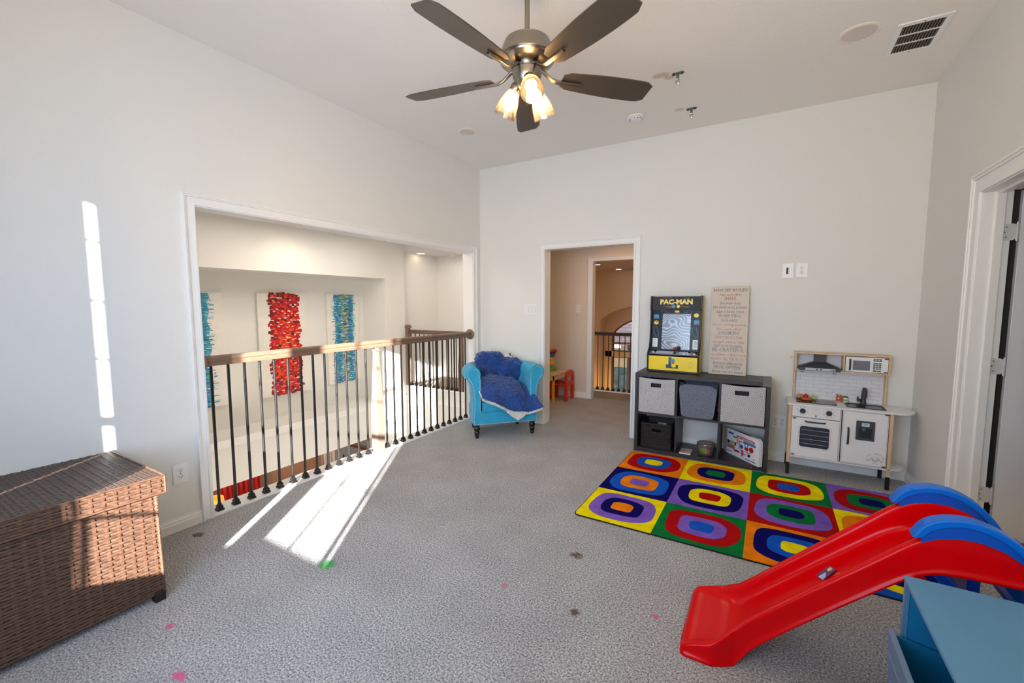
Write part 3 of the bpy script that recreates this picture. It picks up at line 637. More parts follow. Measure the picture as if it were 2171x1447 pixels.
spot('downlight_beam', (-1.75, -1.10, 2.42), (-.25, 0, -1), 16, (1, .80, .60), 130)

vt = thing('air_vent', 'white ceiling return vent with dark slanted louvers', 'vent', (3.825, -.82, H))
x0, x1, y0, y1 = 3.70, 3.95, -1.012, -.629; ix0, ix1, iy0, iy1 = 3.732, 3.92, -.976, -.650
MB(vt).ring([(x0, y0), (x1, y0), (x1, y1), (x0, y1)], [(ix0, iy0), (ix1, iy0), (ix1, iy1), (ix0, iy1)], 'z', H - .008, H).build('frame', plate_m, vt, smooth=False, bevel=.003)
MB(vt).box((ix0, iy0, H - .0015), (ix1, iy1, H - .0005)).build('duct', mat('duct_dark', rgb(38, 30, 22), .9), vt, smooth=False)
lv = mat('louver_brown', rgb(128, 116, 100), .6); nl = 13
for k in range(nl):
    xc = ix0 + (k + .5) * (ix1 - ix0) / nl
    MB(vt).prism([(xc - .0035, H - .0065), (xc - .0015, H - .0065), (xc + .0045, H - .002), (xc + .0025, H - .002)], 'y', iy0, iy1).build('louver', lv, vt, smooth=False)
for k in (1, 2): MB(vt).box((ix0, iy0 + (iy1 - iy0) * k / 3 - .004, H - .0075), (ix1, iy0 + (iy1 - iy0) * k / 3 + .004, H - .002)).build('crossbar', plate_m, vt, smooth=False)
q = MB(vt)
for yy in (y0 + .018, y1 - .011): q.lathe([(.005, 0), (.004, -.002)], (3.825, yy, H - .008), 10)
q.build('screw', MATS['screw_steel'], vt)
def hook(x, y, label):
    t = thing('ceiling_hook', label, 'hook', (x, y, H))
    zinc = mat('zinc_bracket', rgb(120, 132, 126), .35, metal=.8)
    MB(t).prism(rrect(x - .042, y - .017, x + .042, y + .017, .016, 4), 'z', H - .004, H).build('plate', zinc, t)
    q = MB(t)
    for dx in (-.028, .028): q.lathe([(.009, 0), (.009, -.004), (.006, -.007)], (x + dx, y, H - .004), 6)
    q.build('bolt', mat('bolt_dark', rgb(66, 70, 66), .4, metal=.8), t)
    MB(t).box((x - .010, y - .003, H - .05), (x + .010, y + .003, H - .004), .002).build('bracket', zinc, t)
    MB(t).tube([(x + .011 * math.cos(a), y, H - .055 + .017 * math.sin(a)) for a in [2 * PI * k / 16 for k in range(16)]], .0042, 8, closed=True).build('eye', steel_m, t)
hook(2.494, -1.111, 'metal swing hook bolted to the ceiling nearer the fan'); hook(2.49, -.463, 'metal swing hook bolted to the ceiling near the back wall')

# ================================================================== WALL PLATES
def plate(name, label, cat, wall, c, a, z, w_, h_):
    t = thing(name, label, cat, (c, a, z) if wall == 'x' else (a, c, z))
    MB(t).prism(rrect(a - w_ / 2, z - h_ / 2, a + w_ / 2, z + h_ / 2, .004, 2), wall, c, c + (.006 if wall == 'x' else -.006)).build('cover_plate', plate_m, t, bevel=.002, fixn=True)
    return t
def recept(t, wall, c, a, z):
    s = 1 if wall == 'x' else -1
    m = MB(t)
    for dz in (.0195, -.0195): m.prism([(max(a - .0165, min(a + .0165, p[0])), p[1]) for p in circ(a, z + dz, .0175, 20, .0145)], wall, c + s * .006, c + s * .0085)
    m.build('receptacle', mat('receptacle_white', rgb(228, 228, 228), .35), t, fixn=True)
    m = MB(t)
    for dz in (.0195, -.0195):
        for da in (-.0065, .0065): m.prism([(a + da - .0011, z + dz - .0012), (a + da + .0011, z + dz - .0012), (a + da + .0011, z + dz + .0075), (a + da - .0011, z + dz + .0075)], wall, c + s * .0084, c + s * .0088)
        m.prism(circ(a, z + dz - .0075, .0027, 10), wall, c + s * .0084, c + s * .0088)
    m.prism(circ(a, z, .0028, 10), wall, c + s * .006, c + s * .0072)
    m.build('slot', slot_m, t)
def rocker(t, wall, c, a, z):
    s = 1 if wall == 'x' else -1
    MB(t).ring(rrect(a - .0175, z - .034, a + .0175, z + .034, .003, 2), rrect(a - .0155, z - .032, a + .0155, z + .032, .003, 2), wall, c + s * .006, c + s * .0064).build('switch_gap', mat('seam_grey', rgb(150, 150, 150), .6), t)
    MB(t).prism([(a - .0155, z - .032), (a + .0155, z - .032), (a + .0155, z + .032), (a - .0155, z + .032)], wall, c + s * .006, c + s * .0095).build('rocker', plate_m, t, bevel=.001, fixn=True)
t = plate('outlet', 'white duplex outlet low on the wall beside the wicker trunk', 'outlet', 'x', 0, -3.291, .359, .082, .122); recept(t, 'x', 0, -3.291, .359)
t = plate('outlet', 'white duplex outlet high on the back wall above the play kitchen', 'outlet', 'y', 0, 3.348, 1.695, .083, .122); recept(t, 'y', 0, 3.348, 1.695)
t = plate('cable_plate', 'white cable pass-through plate high on the back wall beside an outlet', 'wall plate', 'y', 0, 3.248, 1.694, .083, .125)
MB(t).ring(rrect(3.248 - .019, 1.694 - .034, 3.248 + .019, 1.694 + .034, .003, 2), rrect(3.248 - .012, 1.694 - .027, 3.248 + .012, 1.694 + .027, .002, 2), 'y', -.006, -.0095).build('insert_frame', plate_m, t)
MB(t).box((3.236, -.0065, 1.667), (3.260, -.0058, 1.721)).build('opening', slot_m, t, smooth=False)
MB(t).prism([(3.249, -.0062), (3.26, -.0062), (3.26, -.011)], 'z', 1.668, 1.72).build('hood', plate_m, t, smooth=False)
t = plate('outlet', 'double-width outlet plate low on the back wall between shelf and play kitchen', 'outlet', 'y', 0, 3.240, .359, .118, .118); recept(t, 'y', 0, 3.215, .359); recept(t, 'y', 0, 3.266, .359)
t = plate('light_switch', 'white three-rocker switch plate beside the doorway casing', 'light switch', 'y', 0, .717, 1.346, .166, .122)
for k in (-1, 0, 1): rocker(t, 'y', 0, .717 + k * .046, 1.346)
t = plate('light_switch', 'single rocker switch plate inside the vestibule past the doorway', 'light switch', 'y', 1.57, .675, 1.337, .072, .118); rocker(t, 'y', 1.57, .675, 1.337)

# ================================================================== PAINTINGS IN THE STAIRWELL NICHE
canv = mat('gesso_canvas', rgb(232, 228, 220), .85, bump=.5, bscale=120, vary=.03, vscale=14)
def painting(label, y0, y1, z0, z1):
    t = thing('painting', label, 'painting', (-2.805, (y0 + y1) / 2, z0))
    MB(t).box((-2.805, y0, z0), (-2.765, y1, z1), .002).build('canvas', canv, t)
    return t
def dabs(t, spec, seed, x=-2.7645):
    """brush strokes in slight relief; spec = list of (material, list of (y, z, half width, half height))"""
    rnd = random.Random(seed)
    for m, L in spec:
        b = MB(t)
        for (y, z, hw, hh) in L:
            n = 7; pts = []
            for k in range(n):
                a = 2 * PI * k / n + rnd.uniform(-.2, .2); ca, sa = math.cos(a), math.sin(a)
                px_ = math.copysign(abs(ca) ** .5, ca); pz_ = math.copysign(abs(sa) ** .5, sa)
                pts.append((y + hw * px_ * rnd.uniform(.85, 1.1), z + hh * pz_ * rnd.uniform(.8, 1.15)))
            xo = x + rnd.uniform(0.0002, .0022); b.prism(pts, 'x', x - .001, xo)
        b.build('brush_strokes', m, t, smooth=False, kind='stuff')
def red_art(t, y0, y1, z0, z1):
    rnd = random.Random(3); c = (y0 + y1) / 2; hw = (y1 - y0) / 2; pal = [rgb(150, 8, 18), rgb(186, 14, 16), rgb(212, 30, 10), rgb(232, 72, 8), rgb(112, 16, 24), rgb(205, 20, 40)]
    ms = [mat('red_oil_%s' % 'abcdef'[i], p, .45) for i, p in enumerate(pal)]; L = [[] for _ in ms]
    n = 46
    for i in range(n):
        z = z0 + .012 + (z1 - z0 - .024) * i / (n - 1); f = abs(2 * i / (n - 1) - 1)
        m = rnd.uniform(.80, 1.0); y = c - hw * m
        while y < c + hw * m:
            w_ = rnd.uniform(.014, .027); mid = 1 - abs((y + w_ - c) / hw); hot = mid * (1 - f * .75)
            r_ = rnd.random()
            k = 3 if r_ < hot * .55 else (2 if r_ < hot * .9 else rnd.choice((0, 1, 1, 4, 5) if f < .9 else (0, 4, 4, 1)))
            L[k].append((y + w_, z + rnd.uniform(-.016, .016), w_ * 1.1, rnd.uniform(.016, .026))); y += 2 * w_ * .86
    dabs(t, [(m, l) for m, l in zip(ms, L)], 5)
def blue_art(t, y0, y1, z0, z1, seed, warm):
    rnd = random.Random(seed); c = (y0 + y1) / 2; hw = (y1 - y0) / 2
    pal = [rgb(18, 66, 140), rgb(22, 108, 160), rgb(40, 148, 170), rgb(60, 160, 120), rgb(150, 205, 220), rgb(212, 178, 60), rgb(226, 170, 110), rgb(228, 238, 240)]
    ms = [mat('blue_oil_%s' % 'abcdefgh'[i], p, .5) for i, p in enumerate(pal)]; L = [[] for _ in ms]
    for i in range(2600):
        z = rnd.uniform(z0, z1); g = rnd.gauss(0, .42); y = c + hw * max(-1, min(1, g)); q = abs(y - c) / hw
        k = rnd.choice((0, 0, 1, 1, 2, 2, 2, 3, 1, 4)) if q < .75 else rnd.choice((4, 4, 2, 7, 1))
        if warm and q < .35 and rnd.random() < .34: k = rnd.choice((5, 6, 5, 7, 3))
        elif not warm and rnd.random() < .12: k = 3
        L[k].append((y, z, rnd.uniform(.012, .042), rnd.uniform(.0022, .0062)))
    base = mat('teal_wash', rgb(70, 150, 185), .7)
    q = MB(t)
    pts = [(c - hw * rnd.uniform(.78, .95), z0 + (z1 - z0) * k / 24) for k in range(25)] + [(c + hw * rnd.uniform(.78, .95), z1 - (z1 - z0) * k / 24) for k in range(25)]
    q.prism(pts, 'x', -2.766, -2.7644); q.build('wash', base, t, smooth=False)
    dabs(t, [(m, l) for m, l in zip(ms, L)], seed)
t = painting('tall white canvas with a teal band, cut off by the opening casing', -2.36, -1.665, .135, 1.557); blue_art(t, -2.31, -1.80, .14, 1.55, 11, False)
t = painting('tall white canvas with a band of red and orange dabs', -1.245, -.53, .128, 1.562); red_art(t, -1.12, -.645, .135, 1.555)
t = painting('tall white canvas with a teal and gold band next to the niche corner', -.188, .41, .145, 1.567); blue_art(t, -.085, .335, .15, 1.56, 12, True)

# ================================================================== WICKER TRUNK
def wick(name, c, v):
    return mat(name, c, .42, vary=v, vscale=7, stretch=(6, 6, 40), spec=.6)
wick_m = wick('brown_rattan', rgb(86, 60, 45), .55); wick_d = mat('rattan_shadow', rgb(30, 20, 16), .8); wick_t = mat('grey_brown_rattan', rgb(78, 62, 54), .34, vary=.3, vscale=9, stretch=(40, 3, 40), spec=.8)
def weave(tk, O, U, V, N, lu, lv, pu, pv, name, m, amp=.0028, fill=.86, rib=.32):
    """woven panel: strands along U over and under ribs along V; O corner, N outward"""
    O = Vector(O); U = Vector(U); V = Vector(V); N = Vector(N); nr = int(lv / pv); ni = int(lu / pu); b = MB(tk); rnd = random.Random(nr * 31 + ni)
    for i in range(nr):
        zc = (i + .5) * lv / nr; hw = pv * fill / 2; rows = []; off = rnd.uniform(-.002, .002)
        for j in range(2 * ni + 1):
            u = lu * j / (2 * ni); ph = (j // 2 + i) % 2
            h = (amp if ph else -amp) if j % 2 else 0
            jit = rnd.uniform(-.0006, .0006)
            p = O + U * u + V * (zc + jit + off * .3)
            rows.append([p - V * hw + N * (h - .0012), p + N * (h + .0012), p + V * hw + N * (h - .0012)])
        b.grid(rows)
    b.build(name, m, tk, kind='stuff', ang=60)
    b = MB(tk)
    for j in range(ni):
        uc = lu * (j + .5) / ni; hw = pu * rib / 2; rows = []
        for i in range(nr + 1):
            v = lv * min(max(i, 0), nr) / nr
            p = O + U * uc + V * v; ph = (j + i) % 2; h = 0
            q = O + U * uc + V * min(lv, v + lv / nr / 2); hh = -amp if (j + i) % 2 else amp
            rows.append([p - U * hw, p + N * .0008, p + U * hw]); rows.append([q - U * hw + N * hh, q + N * (hh + .0008), q + U * hw + N * hh])
        b.grid(rows)
    b.build(name, m, tk, kind='stuff', ang=60)
TY0, TY1 = -4.86, -3.645
trk = thing('wicker_trunk', 'large brown woven rattan storage trunk with a hinged lid', 'trunk', (.34, -4.25, 0))
MB(trk).prism([(.02, .035), (.672, .035), (.648, .515), (.02, .515)], 'y', TY0, TY1 - .006).build('body', wick_d, trk, smooth=False)
ux = Vector((0, 1, 0)); tz = Vector((-.028, 0, .48)).normalized()
weave(trk, (.680, TY0, .035), ux, tz, (1, 0, .06), TY1 - TY0, .482, .040, .0128, 'front_weave', wick_m)
weave(trk, (.02, TY1, .035), (1, 0, 0), (0, 0, 1), (0, 1, 0), .655, .48, .040, .0128, 'end_weave', wick_m)
lid = MB(trk).box((.006, TY0, .527), (.672, TY1 + .03, .594), .004).build('lid', wick_d, trk)
weave(trk, (.675, TY0 - .01, .522), ux, (0, 0, 1), (1, 0, 0), TY1 - TY0 + .042, .076, .040, .0126, 'lid_front_weave', wick_m)
weave(trk, (.004, TY1 + .033, .522), (1, 0, 0), (0, 0, 1), (0, 1, 0), .668, .076, .040, .0126, 'lid_end_weave', wick_m)
weave(trk, (.004, TY0, .598), ux, (1, 0, 0), (0, 0, 1), TY1 - TY0 + .03, .670, .034, .0118, 'lid_top_weave', wick_t, amp=.0022)
q = MB(trk)
q.tube([(.676, TY0, .600), (.676, TY1 + .034, .600)], .005, 8).tube([(.004, TY1 + .034, .600), (.676, TY1 + .034, .600)], .005, 8).tube([(.677, TY0, .520), (.677, TY1 + .034, .520)], .005, 8).tube([(.676, TY1 + .034, .520), (.676, TY1 + .034, .600)], .005, 8)
q.tube([(.682, TY1, .03), (.655, TY1, .52)], .006, 8)
q.build('edge_binding', wick_m, trk)
for y in (TY1 - .02, TY0 + .03):
    for x in (.668, .04): MB(trk).box((x - .022, y - .022, 0), (x + .022, y + .022, .045), .004).build('foot', wick_d, trk)

# ================================================================== ARMCHAIR (local frame, front towards -y)
arm = thing('armchair', 'turquoise rolled-arm club chair with silver nailhead trim and black turned legs', 'armchair', (.536, -.430, 0), R(47.5))
turq = mat('turquoise_linen', rgb(40, 160, 198), .8, vary=.10, vscale=9, bump=.4, bscale=700, sheen=.15, bdist=.001)
path = [(-.27, -.31), (-.27, -.24), (-.27, -.17)] + [(-.02 - .25 * math.cos(R(a)), -.13 + .25 * math.sin(R(a))) for a in range(0, 91, 15)] + [(.02 + .25 * math.sin(R(a)), -.13 + .25 * math.cos(R(a))) for a in range(0, 91, 15)] + [(.27, -.17), (.27, -.24), (.27, -.31)]
nrm = []
for i, p in enumerate(path):
    a = Vector((*path[max(i - 1, 0)], 0)); b = Vector((*path[min(i + 1, len(path) - 1)], 0)); d = (b - a).normalized(); nrm.append(Vector((-d.y, d.x, 0)))
sec = [(.0, .16), (.0, .40), (-.004, .56), (.0, .63)] + [(.082 - .080 * math.cos(R(a)), .682 + .082 * math.sin(R(a))) for a in range(-20, 246, 14)] + [(.105, .600), (.088, .52), (.078, .40), (.080, .27), (.086, .155)]
rows = []
for p, nn in zip(path, nrm): rows.append([(p[0] + nn.x * o, p[1] + nn.y * o, z + (.0 if abs(p[0]) > .2 else .02 * (1 - abs(p[0]) / .2) if z > .5 else 0)) for o, z in sec])
b = MB(); b.grid(rows, wrap=True)
n = len(sec); b.f += [tuple(range(n - 1, -1, -1)), tuple(range((len(path) - 1) * n, len(path) * n))]
b.build('arms_and_back', turq, arm, ang=70, bevel=.006, fixn=True)
# piped roll seam: front faces of the arms
for s in (-1, 1):
    pts = [(s * (.27 + o), z) for o, z in sec]
    ins = []
    c0 = Vector((s * .315, .45))
    q = MB(); pl = [(x_, z_) for x_, z_ in pts]; q.prism(pl, 'y', -.318, -.309); q.build('arm_front', turq, arm, ang=30, bevel=.004, fixn=True)
MB().box((-.355, -.322, .145), (.355, -.10, .292), .014).box((-.31, -.2, .15), (.31, .17, .29), .01).build('seat_rail', turq, arm)
cu = []
for i in range(13):
    t = i / 12; y = -.325 + .455 * t
    r_ = []
    for j in range(17):
        s = -1 + 2 * j / 16; x = .262 * s * (1 if True else 1); z = .425 - .030 * abs(s) ** 6 - .04 * (1 - t) ** 6 + .012 * (1 - s * s) * math.sin(PI * min(1, t + .1))
        r_.append((x, y, z))
    cu.append(r_)
fr = [[(x, y - .004 * (1 if k else 0), zz) for (x, y, z) in cu[0]] for k, zz in ((0, .288), (1, .32), (1, .36))]
MB().grid(fr + [[(x, -.331, .386) for x, y, z in cu[0]]] + cu).build('seat_cushion', turq, arm, ang=80, fixn=True)
nail = MB()
def nails(pts):
    pts = [Vector(p) for p in pts]; acc = 0
    for a, c in zip(pts[:-1], pts[1:]):
        L = (c - a).length; k = max(1, int(L / .0125))
        for i in range(k):
            p = a + (c - a) * (i / k); r_ = .0048
            nail.add([p + Vector(v) * r_ for v in ((1, 0, 0), (.7, 0, .7), (0, 0, 1), (-.7, 0, .7), (-1, 0, 0), (-.7, 0, -.7), (0, 0, -1), (.7, 0, -.7), (0, -.7, 0))], [(j, (j + 1) % 8, 8) for j in range(8)])
for s in (-1, 1):
    nails([(s * (.27 + .010), -.319, z) for z in (.17, .30, .45, .60)] + [(s * (.27 + .082 - .062 * math.cos(R(a))), -.319, .682 + .062 * math.sin(R(a))) for a in range(0, 200, 20)] + [(s * (.27 + o), -.319, z) for o, z in ((.125, .64), (.09, .59), (.072, .52), (.064, .40), (.066, .27), (.072, .17))])
nails([(-.345, -.3235, .156), (.345, -.3235, .156)]); nails([(-.345, -.3235, .156), (-.345, -.3235, .29)]); nails([(.345, -.3235, .156), (.345, -.3235, .29)])
nail.build('nailheads', mat('silver_nailhead', rgb(190, 190, 188), .3, metal=.9), arm, kind='stuff')
blk = mat('black_turned_leg', rgb(18, 16, 18), .25)
lg = MB().lathe([(.030, .148), (.032, .135), (.026, .125), (.030, .115), (.033, .10), (.031, .085), (.022, .076), (.026, .068), (.029, .055), (.024, .04), (.018, .03), (.022, .022), (.021, .008), (.014, 0)], (0, 0, 0), 24).mesh('leg', blk)
for x, y in ((-.308, -.272), (.308, -.272), (-.26, .12), (.26, .12)):
    o = bpy.data.objects.new('leg', lg); COL.objects.link(o); o.parent = arm; o.location = (x, y, 0)
# throw blanket heaped on the chair
blu = mat('navy_velvet', rgb(24, 66, 134), .6, vary=.3, vscale=7, sheen=.35, bump=.55, bscale=55, bdist=.006, spec=.3)
she = mat('ivory_sherpa', rgb(226, 222, 214), .95, bump=1.0, bscale=260, bdist=.004)
blk_t = thing('throw_blanket', 'crumpled navy blue velvet throw with ivory sherpa lining heaped on the armchair', 'blanket', (.536, -.430, 0), R(47.5))
def crumple(net, amp, seed, f=7.0, fold=None):
    out = []; A = len(net); Bn = len(net[0])
    for i in range(A):
        r_ = []
        for j in range(Bn):
            p = net[i][j]; a = net[min(i + 1, A - 1)][j] - net[max(i - 1, 0)][j]; c = net[i][min(j + 1, Bn - 1)] - net[i][max(j - 1, 0)]
            nn = a.cross(c)
            if nn.length > 1e-9: nn.normalize()
            q = p + Vector((seed, seed * 2.3, seed * .7)); dd = q + Vector((fbm(q, 5), fbm(q + Vector((9, 1, 4)), 5), 0)) * .05
            v = fbm(dd, f) + .55 * (.5 - 2.4 * abs(fbm(Vector((dd.x * 1.7, dd.y * .8, dd.z)) + Vector((3, 7, 1)), f * 2.0, 3))) + .30 * (.5 - 2 * abs(fbm(dd + Vector((1, 2, 9)), f * 4.2, 2)))
            e = 1.0
            r_.append(p + nn * (amp * v * e))
        out.append(r_)
    return out
sheet = [
    [(-.27, .00, .56), (-.28, -.10, .60), (-.285, -.20, .58), (-.285, -.30, .515), (-.265, -.355, .44)],
    [(-.15, .04, .62), (-.15, -.08, .63), (-.14, -.20, .585), (-.12, -.33, .485), (-.11, -.392, .375)],
    [(.00, .04, .62), (.00, -.08, .61), (.02, -.20, .56), (.04, -.345, .455), (.04, -.402, .30)],
    [(.13, .04, .60), (.14, -.08, .575), (.16, -.21, .525), (.175, -.352, .43), (.165, -.405, .285)],
    [(.205, .03, .55), (.22, -.08, .51), (.225, -.20, .47), (.225, -.345, .385), (.225, -.398, .275)],
    [(.255, .00, .54), (.275, -.10, .525), (.29, -.22, .50), (.31, -.352, .415), (.33, -.408, .30)],
    [(.25, -.05, .48), (.285, -.14, .47), (.315, -.25, .455), (.355, -.358, .385), (.385, -.402, .315)]]
net = crumple(surf(sheet, 170, 130), .013, 1.7, 6.5)
MB().grid(net).build('velvet_side', blu, blk_t, ang=80, solid=.008)
lin_net = []
for i, r_ in enumerate(net):
    t = i / (len(net) - 1)
    ext = .022 + .07 * max(0, 1 - abs(t - .42) / .16)
    rr = []
    for j, p in enumerate(r_[58:]):
        e = j / (len(r_) - 59); rr.append(p + Vector((0, .012, -.010 - ext * e ** 3)))
    lin_net.append(rr)
MB().grid(lin_net).build('sherpa_lining', she, blk_t, ang=80, solid=.006)
flap = surf([[(-.295, -.20, .575), (-.30, -.27, .55), (-.295, -.32, .51)], [(-.285, -.22, .53), (-.285, -.30, .50), (-.28, -.345, .46)], [(-.265, -.24, .47), (-.26, -.33, .44), (-.25, -.362, .41)]], 16, 16)
MB().grid(crumple(flap, .008, 4.1)).build('sherpa_corner', she, blk_t, ang=80, solid=.012)
def lump(c, sx, sy, sz, seed, amp, pw=.55, rot=0.0, n=80, squash=0.0):
    rows = []; Mx = Matrix.Rotation(rot, 3, 'Y')
    for i in range(n + 1):
        la = -PI / 2 + PI * i / n; r_ = []
        for j in range(2 * n):
            lo = 2 * PI * j / (2 * n); g = lambda v: math.copysign(abs(v) ** pw, v)
            d = Vector((g(math.cos(la)) * g(math.cos(lo)), g(math.cos(la)) * g(math.sin(lo)), g(math.sin(la))))
            p = Mx @ Vector((d.x * sx, d.y * sy, d.z * sz)); nn = p.normalized(); q = p + Vector((seed, -seed, seed * .5))
            st = Vector((q.x * 1.0, q.y, q.z * (1.0 + squash)))
            dd = st + Vector((fbm(st, 6), fbm(st + Vector((5, 2, 8)), 6), fbm(st + Vector((1, 6, 2)), 6))) * .04
            v = fbm(dd, 9) + .7 * (.5 - 2.2 * abs(fbm(dd + Vector((2, 3, 4)), 13, 3))) + .35 * (.5 - 2 * abs(fbm(dd + Vector((6, 1, 2)), 27, 2)))
            r_.append(Vector(c) + p + nn * amp * v)
        rows.append(r_)
    return rows
MB().grid(lump((-.085, .07, .735), .165, .095, .135, 2.2, .022, rot=R(3), squash=1.6), wrap=True).build('folded_heap', blu, blk_t, ang=80)
MB().grid(lump((.135, .055, .665), .175, .10, .125, 5.1, .022, pw=.62, rot=R(-4)), wrap=True).build('folded_heap', blu, blk_t, ang=80)
MB().grid(lump((-.20, .03, .655), .10, .10, .085, 8.4, .016, pw=.7), wrap=True).build('folded_heap', blu, blk_t, ang=80)
pil = thing('cushion', 'small white cushion tucked behind the blanket at the chair back', 'cushion', (.536, -.430, 0), R(47.5))
MB().grid(lump((.11, .145, .745), .095, .05, .085, 9.3, .004, pw=.45, n=20), wrap=True).build('cover', mat('white_cotton', rgb(222, 220, 216), .9), pil, ang=80)
MB().box((.165, .10, .80), (.175, .135, .845), .003).build('loop', slot_m, pil)

# ================================================================== CUBE SHELF
SX0, SX1, SY, SZ = 2.053, 3.166, -.378, .760
sh = thing('cube_shelf', 'dark espresso six-cube shelf standing against the back wall', 'shelf', (2.61, -.19, 0))
MB(sh).box((SX0, SY, .726), (SX1, -.004, SZ), .002).build('top_board', espresso_m, sh)
MB(sh).box((SX0 + .03, SY, .006), (SX1 - .03, -.004, .04), .002).build('bottom_board', espresso_m, sh)
for a, b in ((SX0, SX0 + .031), (SX1 - .031, SX1)): MB(sh).box((a, SY, 0), (b, -.004, .726), .002).build('side_panel', espresso_m, sh)
for a, b in ((2.4235, 2.4365), (2.779, 2.792)): MB(sh).box((a, SY + .003, .04), (b, -.006, .726)).build('divider', espresso_m, sh, smooth=False)
for a, b in ((SX0 + .031, 2.4235), (2.4365, 2.779), (2.792, SX1 - .031)): MB(sh).box((a, SY + .003, .369), (b, -.006, .387)).build('shelf_board', espresso_m, sh, smooth=False)
q = MB(sh)
for x in (2.69, 2.91, 3.05): q.lathe([(.004, 0), (.003, -.001)], (x, SY, .022), 8, (0, 1, 0))
q.build('cam_screw', steel_m, sh)
MB(sh).box((SX1 - .062, SY - .0006, .7265), (SX1 - .0005, -.05, SZ + .0006)).build('worn_edge', mat('worn_grey_edge', rgb(104, 100, 104), .5), sh, smooth=False)

def dots(name, bg_, fg, p):
    m = bpy.data.materials.new(name); m.use_nodes = True; n = m.node_tree; P = n.nodes['Principled BSDF']; P.inputs['Roughness'].default_value = .85
    tc = n.nodes.new('ShaderNodeTexCoord'); sp = n.nodes.new('ShaderNodeSeparateXYZ'); n.links.new(tc.outputs['Object'], sp.inputs[0])
    def mth(op, a, b=None):
        k = n.nodes.new('ShaderNodeMath'); k.operation = op
        for i, v in enumerate((a, b)):
            if v is None: continue
            if isinstance(v, (int, float)): k.inputs[i].default_value = v
            else: n.links.new(v, k.inputs[i])
        return k.outputs[0]
    xy = mth('ADD', sp.outputs[0], sp.outputs[1])
    sx = mth('SINE', mth('MULTIPLY', xy, PI / p)); sz = mth('SINE', mth('MULTIPLY', sp.outputs[2], PI / p))
    v = mth('MULTIPLY', sx, sz); g = mth('GREATER_THAN', v, .12)
    mx = n.nodes.new('ShaderNodeMix'); mx.data_type = 'RGBA'; n.links.new(g, mx.inputs['Factor']); mx.inputs['A'].default_value = bg_; mx.inputs['B'].default_value = fg
    n.links.new(mx.outputs['Result'], P.inputs['Base Color']); MATS[name] = m; return m
dot_m = dots('white_black_dot_fabric', rgb(224, 224, 226), rgb(40, 40, 48), .0068)
felt = mat('heather_felt', rgb(112, 118, 134), .95, vary=.45, vscale=170, bump=.6, bscale=250)
def rect_ring(x0, z0, x1, z1, n=8):
    return [(x0 + (x1 - x0) * i / n, z0) for i in range(n)] + [(x1, z0 + (z1 - z0) * i / n) for i in range(n)] + [(x1 - (x1 - x0) * i / n, z1) for i in range(n)] + [(x0, z1 - (z1 - z0) * i / n) for i in range(n)]
def fabric_bin(label, x0, x1, hx, hw):
    z0, z1 = .389, .720; t = thing('storage_bin', label, 'storage bin', ((x0 + x1) / 2, -.2, z0), group=None)
    outer = rect_ring(x0, z0, x1, z1); sag = [(p[0], p[1] - (.010 * math.sin(PI * (p[0] - x0) / (x1 - x0)) if p[1] > z1 - .001 else 0)) for p in outer]
    MB(t).ring(sag, rect_ring(hx - hw, z1 - .082, hx + hw, z1 - .052), 'y', SY + .004, SY + .010).build('front_panel', dot_m, t, smooth=False)
    MB(t).box((x0, SY + .01, z0), (x0 + .004, -.03, z1 - .005)).box((x1 - .004, SY + .01, z0), (x1, -.03, z1 - .005)).box((x0, -.034, z0), (x1, -.03, z1 - .008)).box((x0, SY + .01, z0), (x1, -.03, z0 + .004)).build('walls', dot_m, t, smooth=False)
    MB(t).ring(rrect(hx - hw - .004, z1 - .086, hx + hw + .004, z1 - .048, .003, 2), rrect(hx - hw, z1 - .082, hx + hw, z1 - .052, .002, 2), 'y', SY + .0025, SY + .011).build('handle_grommet', slot_m, t)
    MB(t).box((x0 + .03, SY + .05, z0 + .02), (x1 - .03, -.06, z1 - .04), .02).build('inner_shade_block', slot_m, t)  # solid dark block standing in for the shade inside the bin
fabric_bin('white and black dotted fabric bin in the shelf cube under the arcade machine', 2.0885, 2.4145, 2.245, .042)
fabric_bin('white and black dotted fabric bin in the upper cube nearest the play kitchen', 2.7965, 3.1285, 2.955, .050)
# grey felt bag in the middle cube
t = thing('felt_basket', 'grey heather felt basket with an oval hand hole in the middle cube', 'basket', (2.607, -.2, .388))
def trap(z): f = (z - .388) / .29; return 2.607 - (.136 + .026 * f), 2.607 + (.134 + .026 * f)
n = 32
op = []; ip = []
for k in range(n):
    a = 2 * PI * (k + .5) / n; c_, s_ = math.cos(a), math.sin(a); g = lambda v: math.copysign(abs(v) ** .22, v)
    z = .388 + .145 + .145 * g(s_) + (.010 * math.cos(c_ * 5) if s_ > .5 else 0); lo, hi = trap(z); x = (lo + hi) / 2 + (hi - lo) / 2 * g(c_)
    op.append((x, z)); ip.append((2.600 + .034 * c_, .612 + .012 * s_))
MB(t).ring(op, ip, 'y', SY + .012, SY + .018).build('front_panel', felt, t, smooth=False)
b = MB(t)
ws = []
for z in (.388, .5, .6, .672):
    lo, hi = trap(z); lo += .004; hi -= .004; r_ = rrect(lo, SY + .018, hi, -.06, .02, 4)
    ws.append([(x, y, z + (.014 if z > .66 and y > -.2 else 0)) for x, y in r_])
b.grid(ws, wrap=True); b.build('walls', felt, t, solid=.005)
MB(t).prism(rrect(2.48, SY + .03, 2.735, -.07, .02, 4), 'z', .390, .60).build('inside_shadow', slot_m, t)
b = MB(t)
for kk, (y, zz) in enumerate(((SY + .016, .676), (SY + .03, .690), (-.10, .700))): b.tube([(trap(.672)[0] + .004 + (trap(.672)[1] - trap(.672)[0] - .008) * i / 12, y, zz - .013 * math.sin(PI * i / 12) + .006 * math.sin(i * 2.1 + kk)) for i in range(13)], .0035, 6)
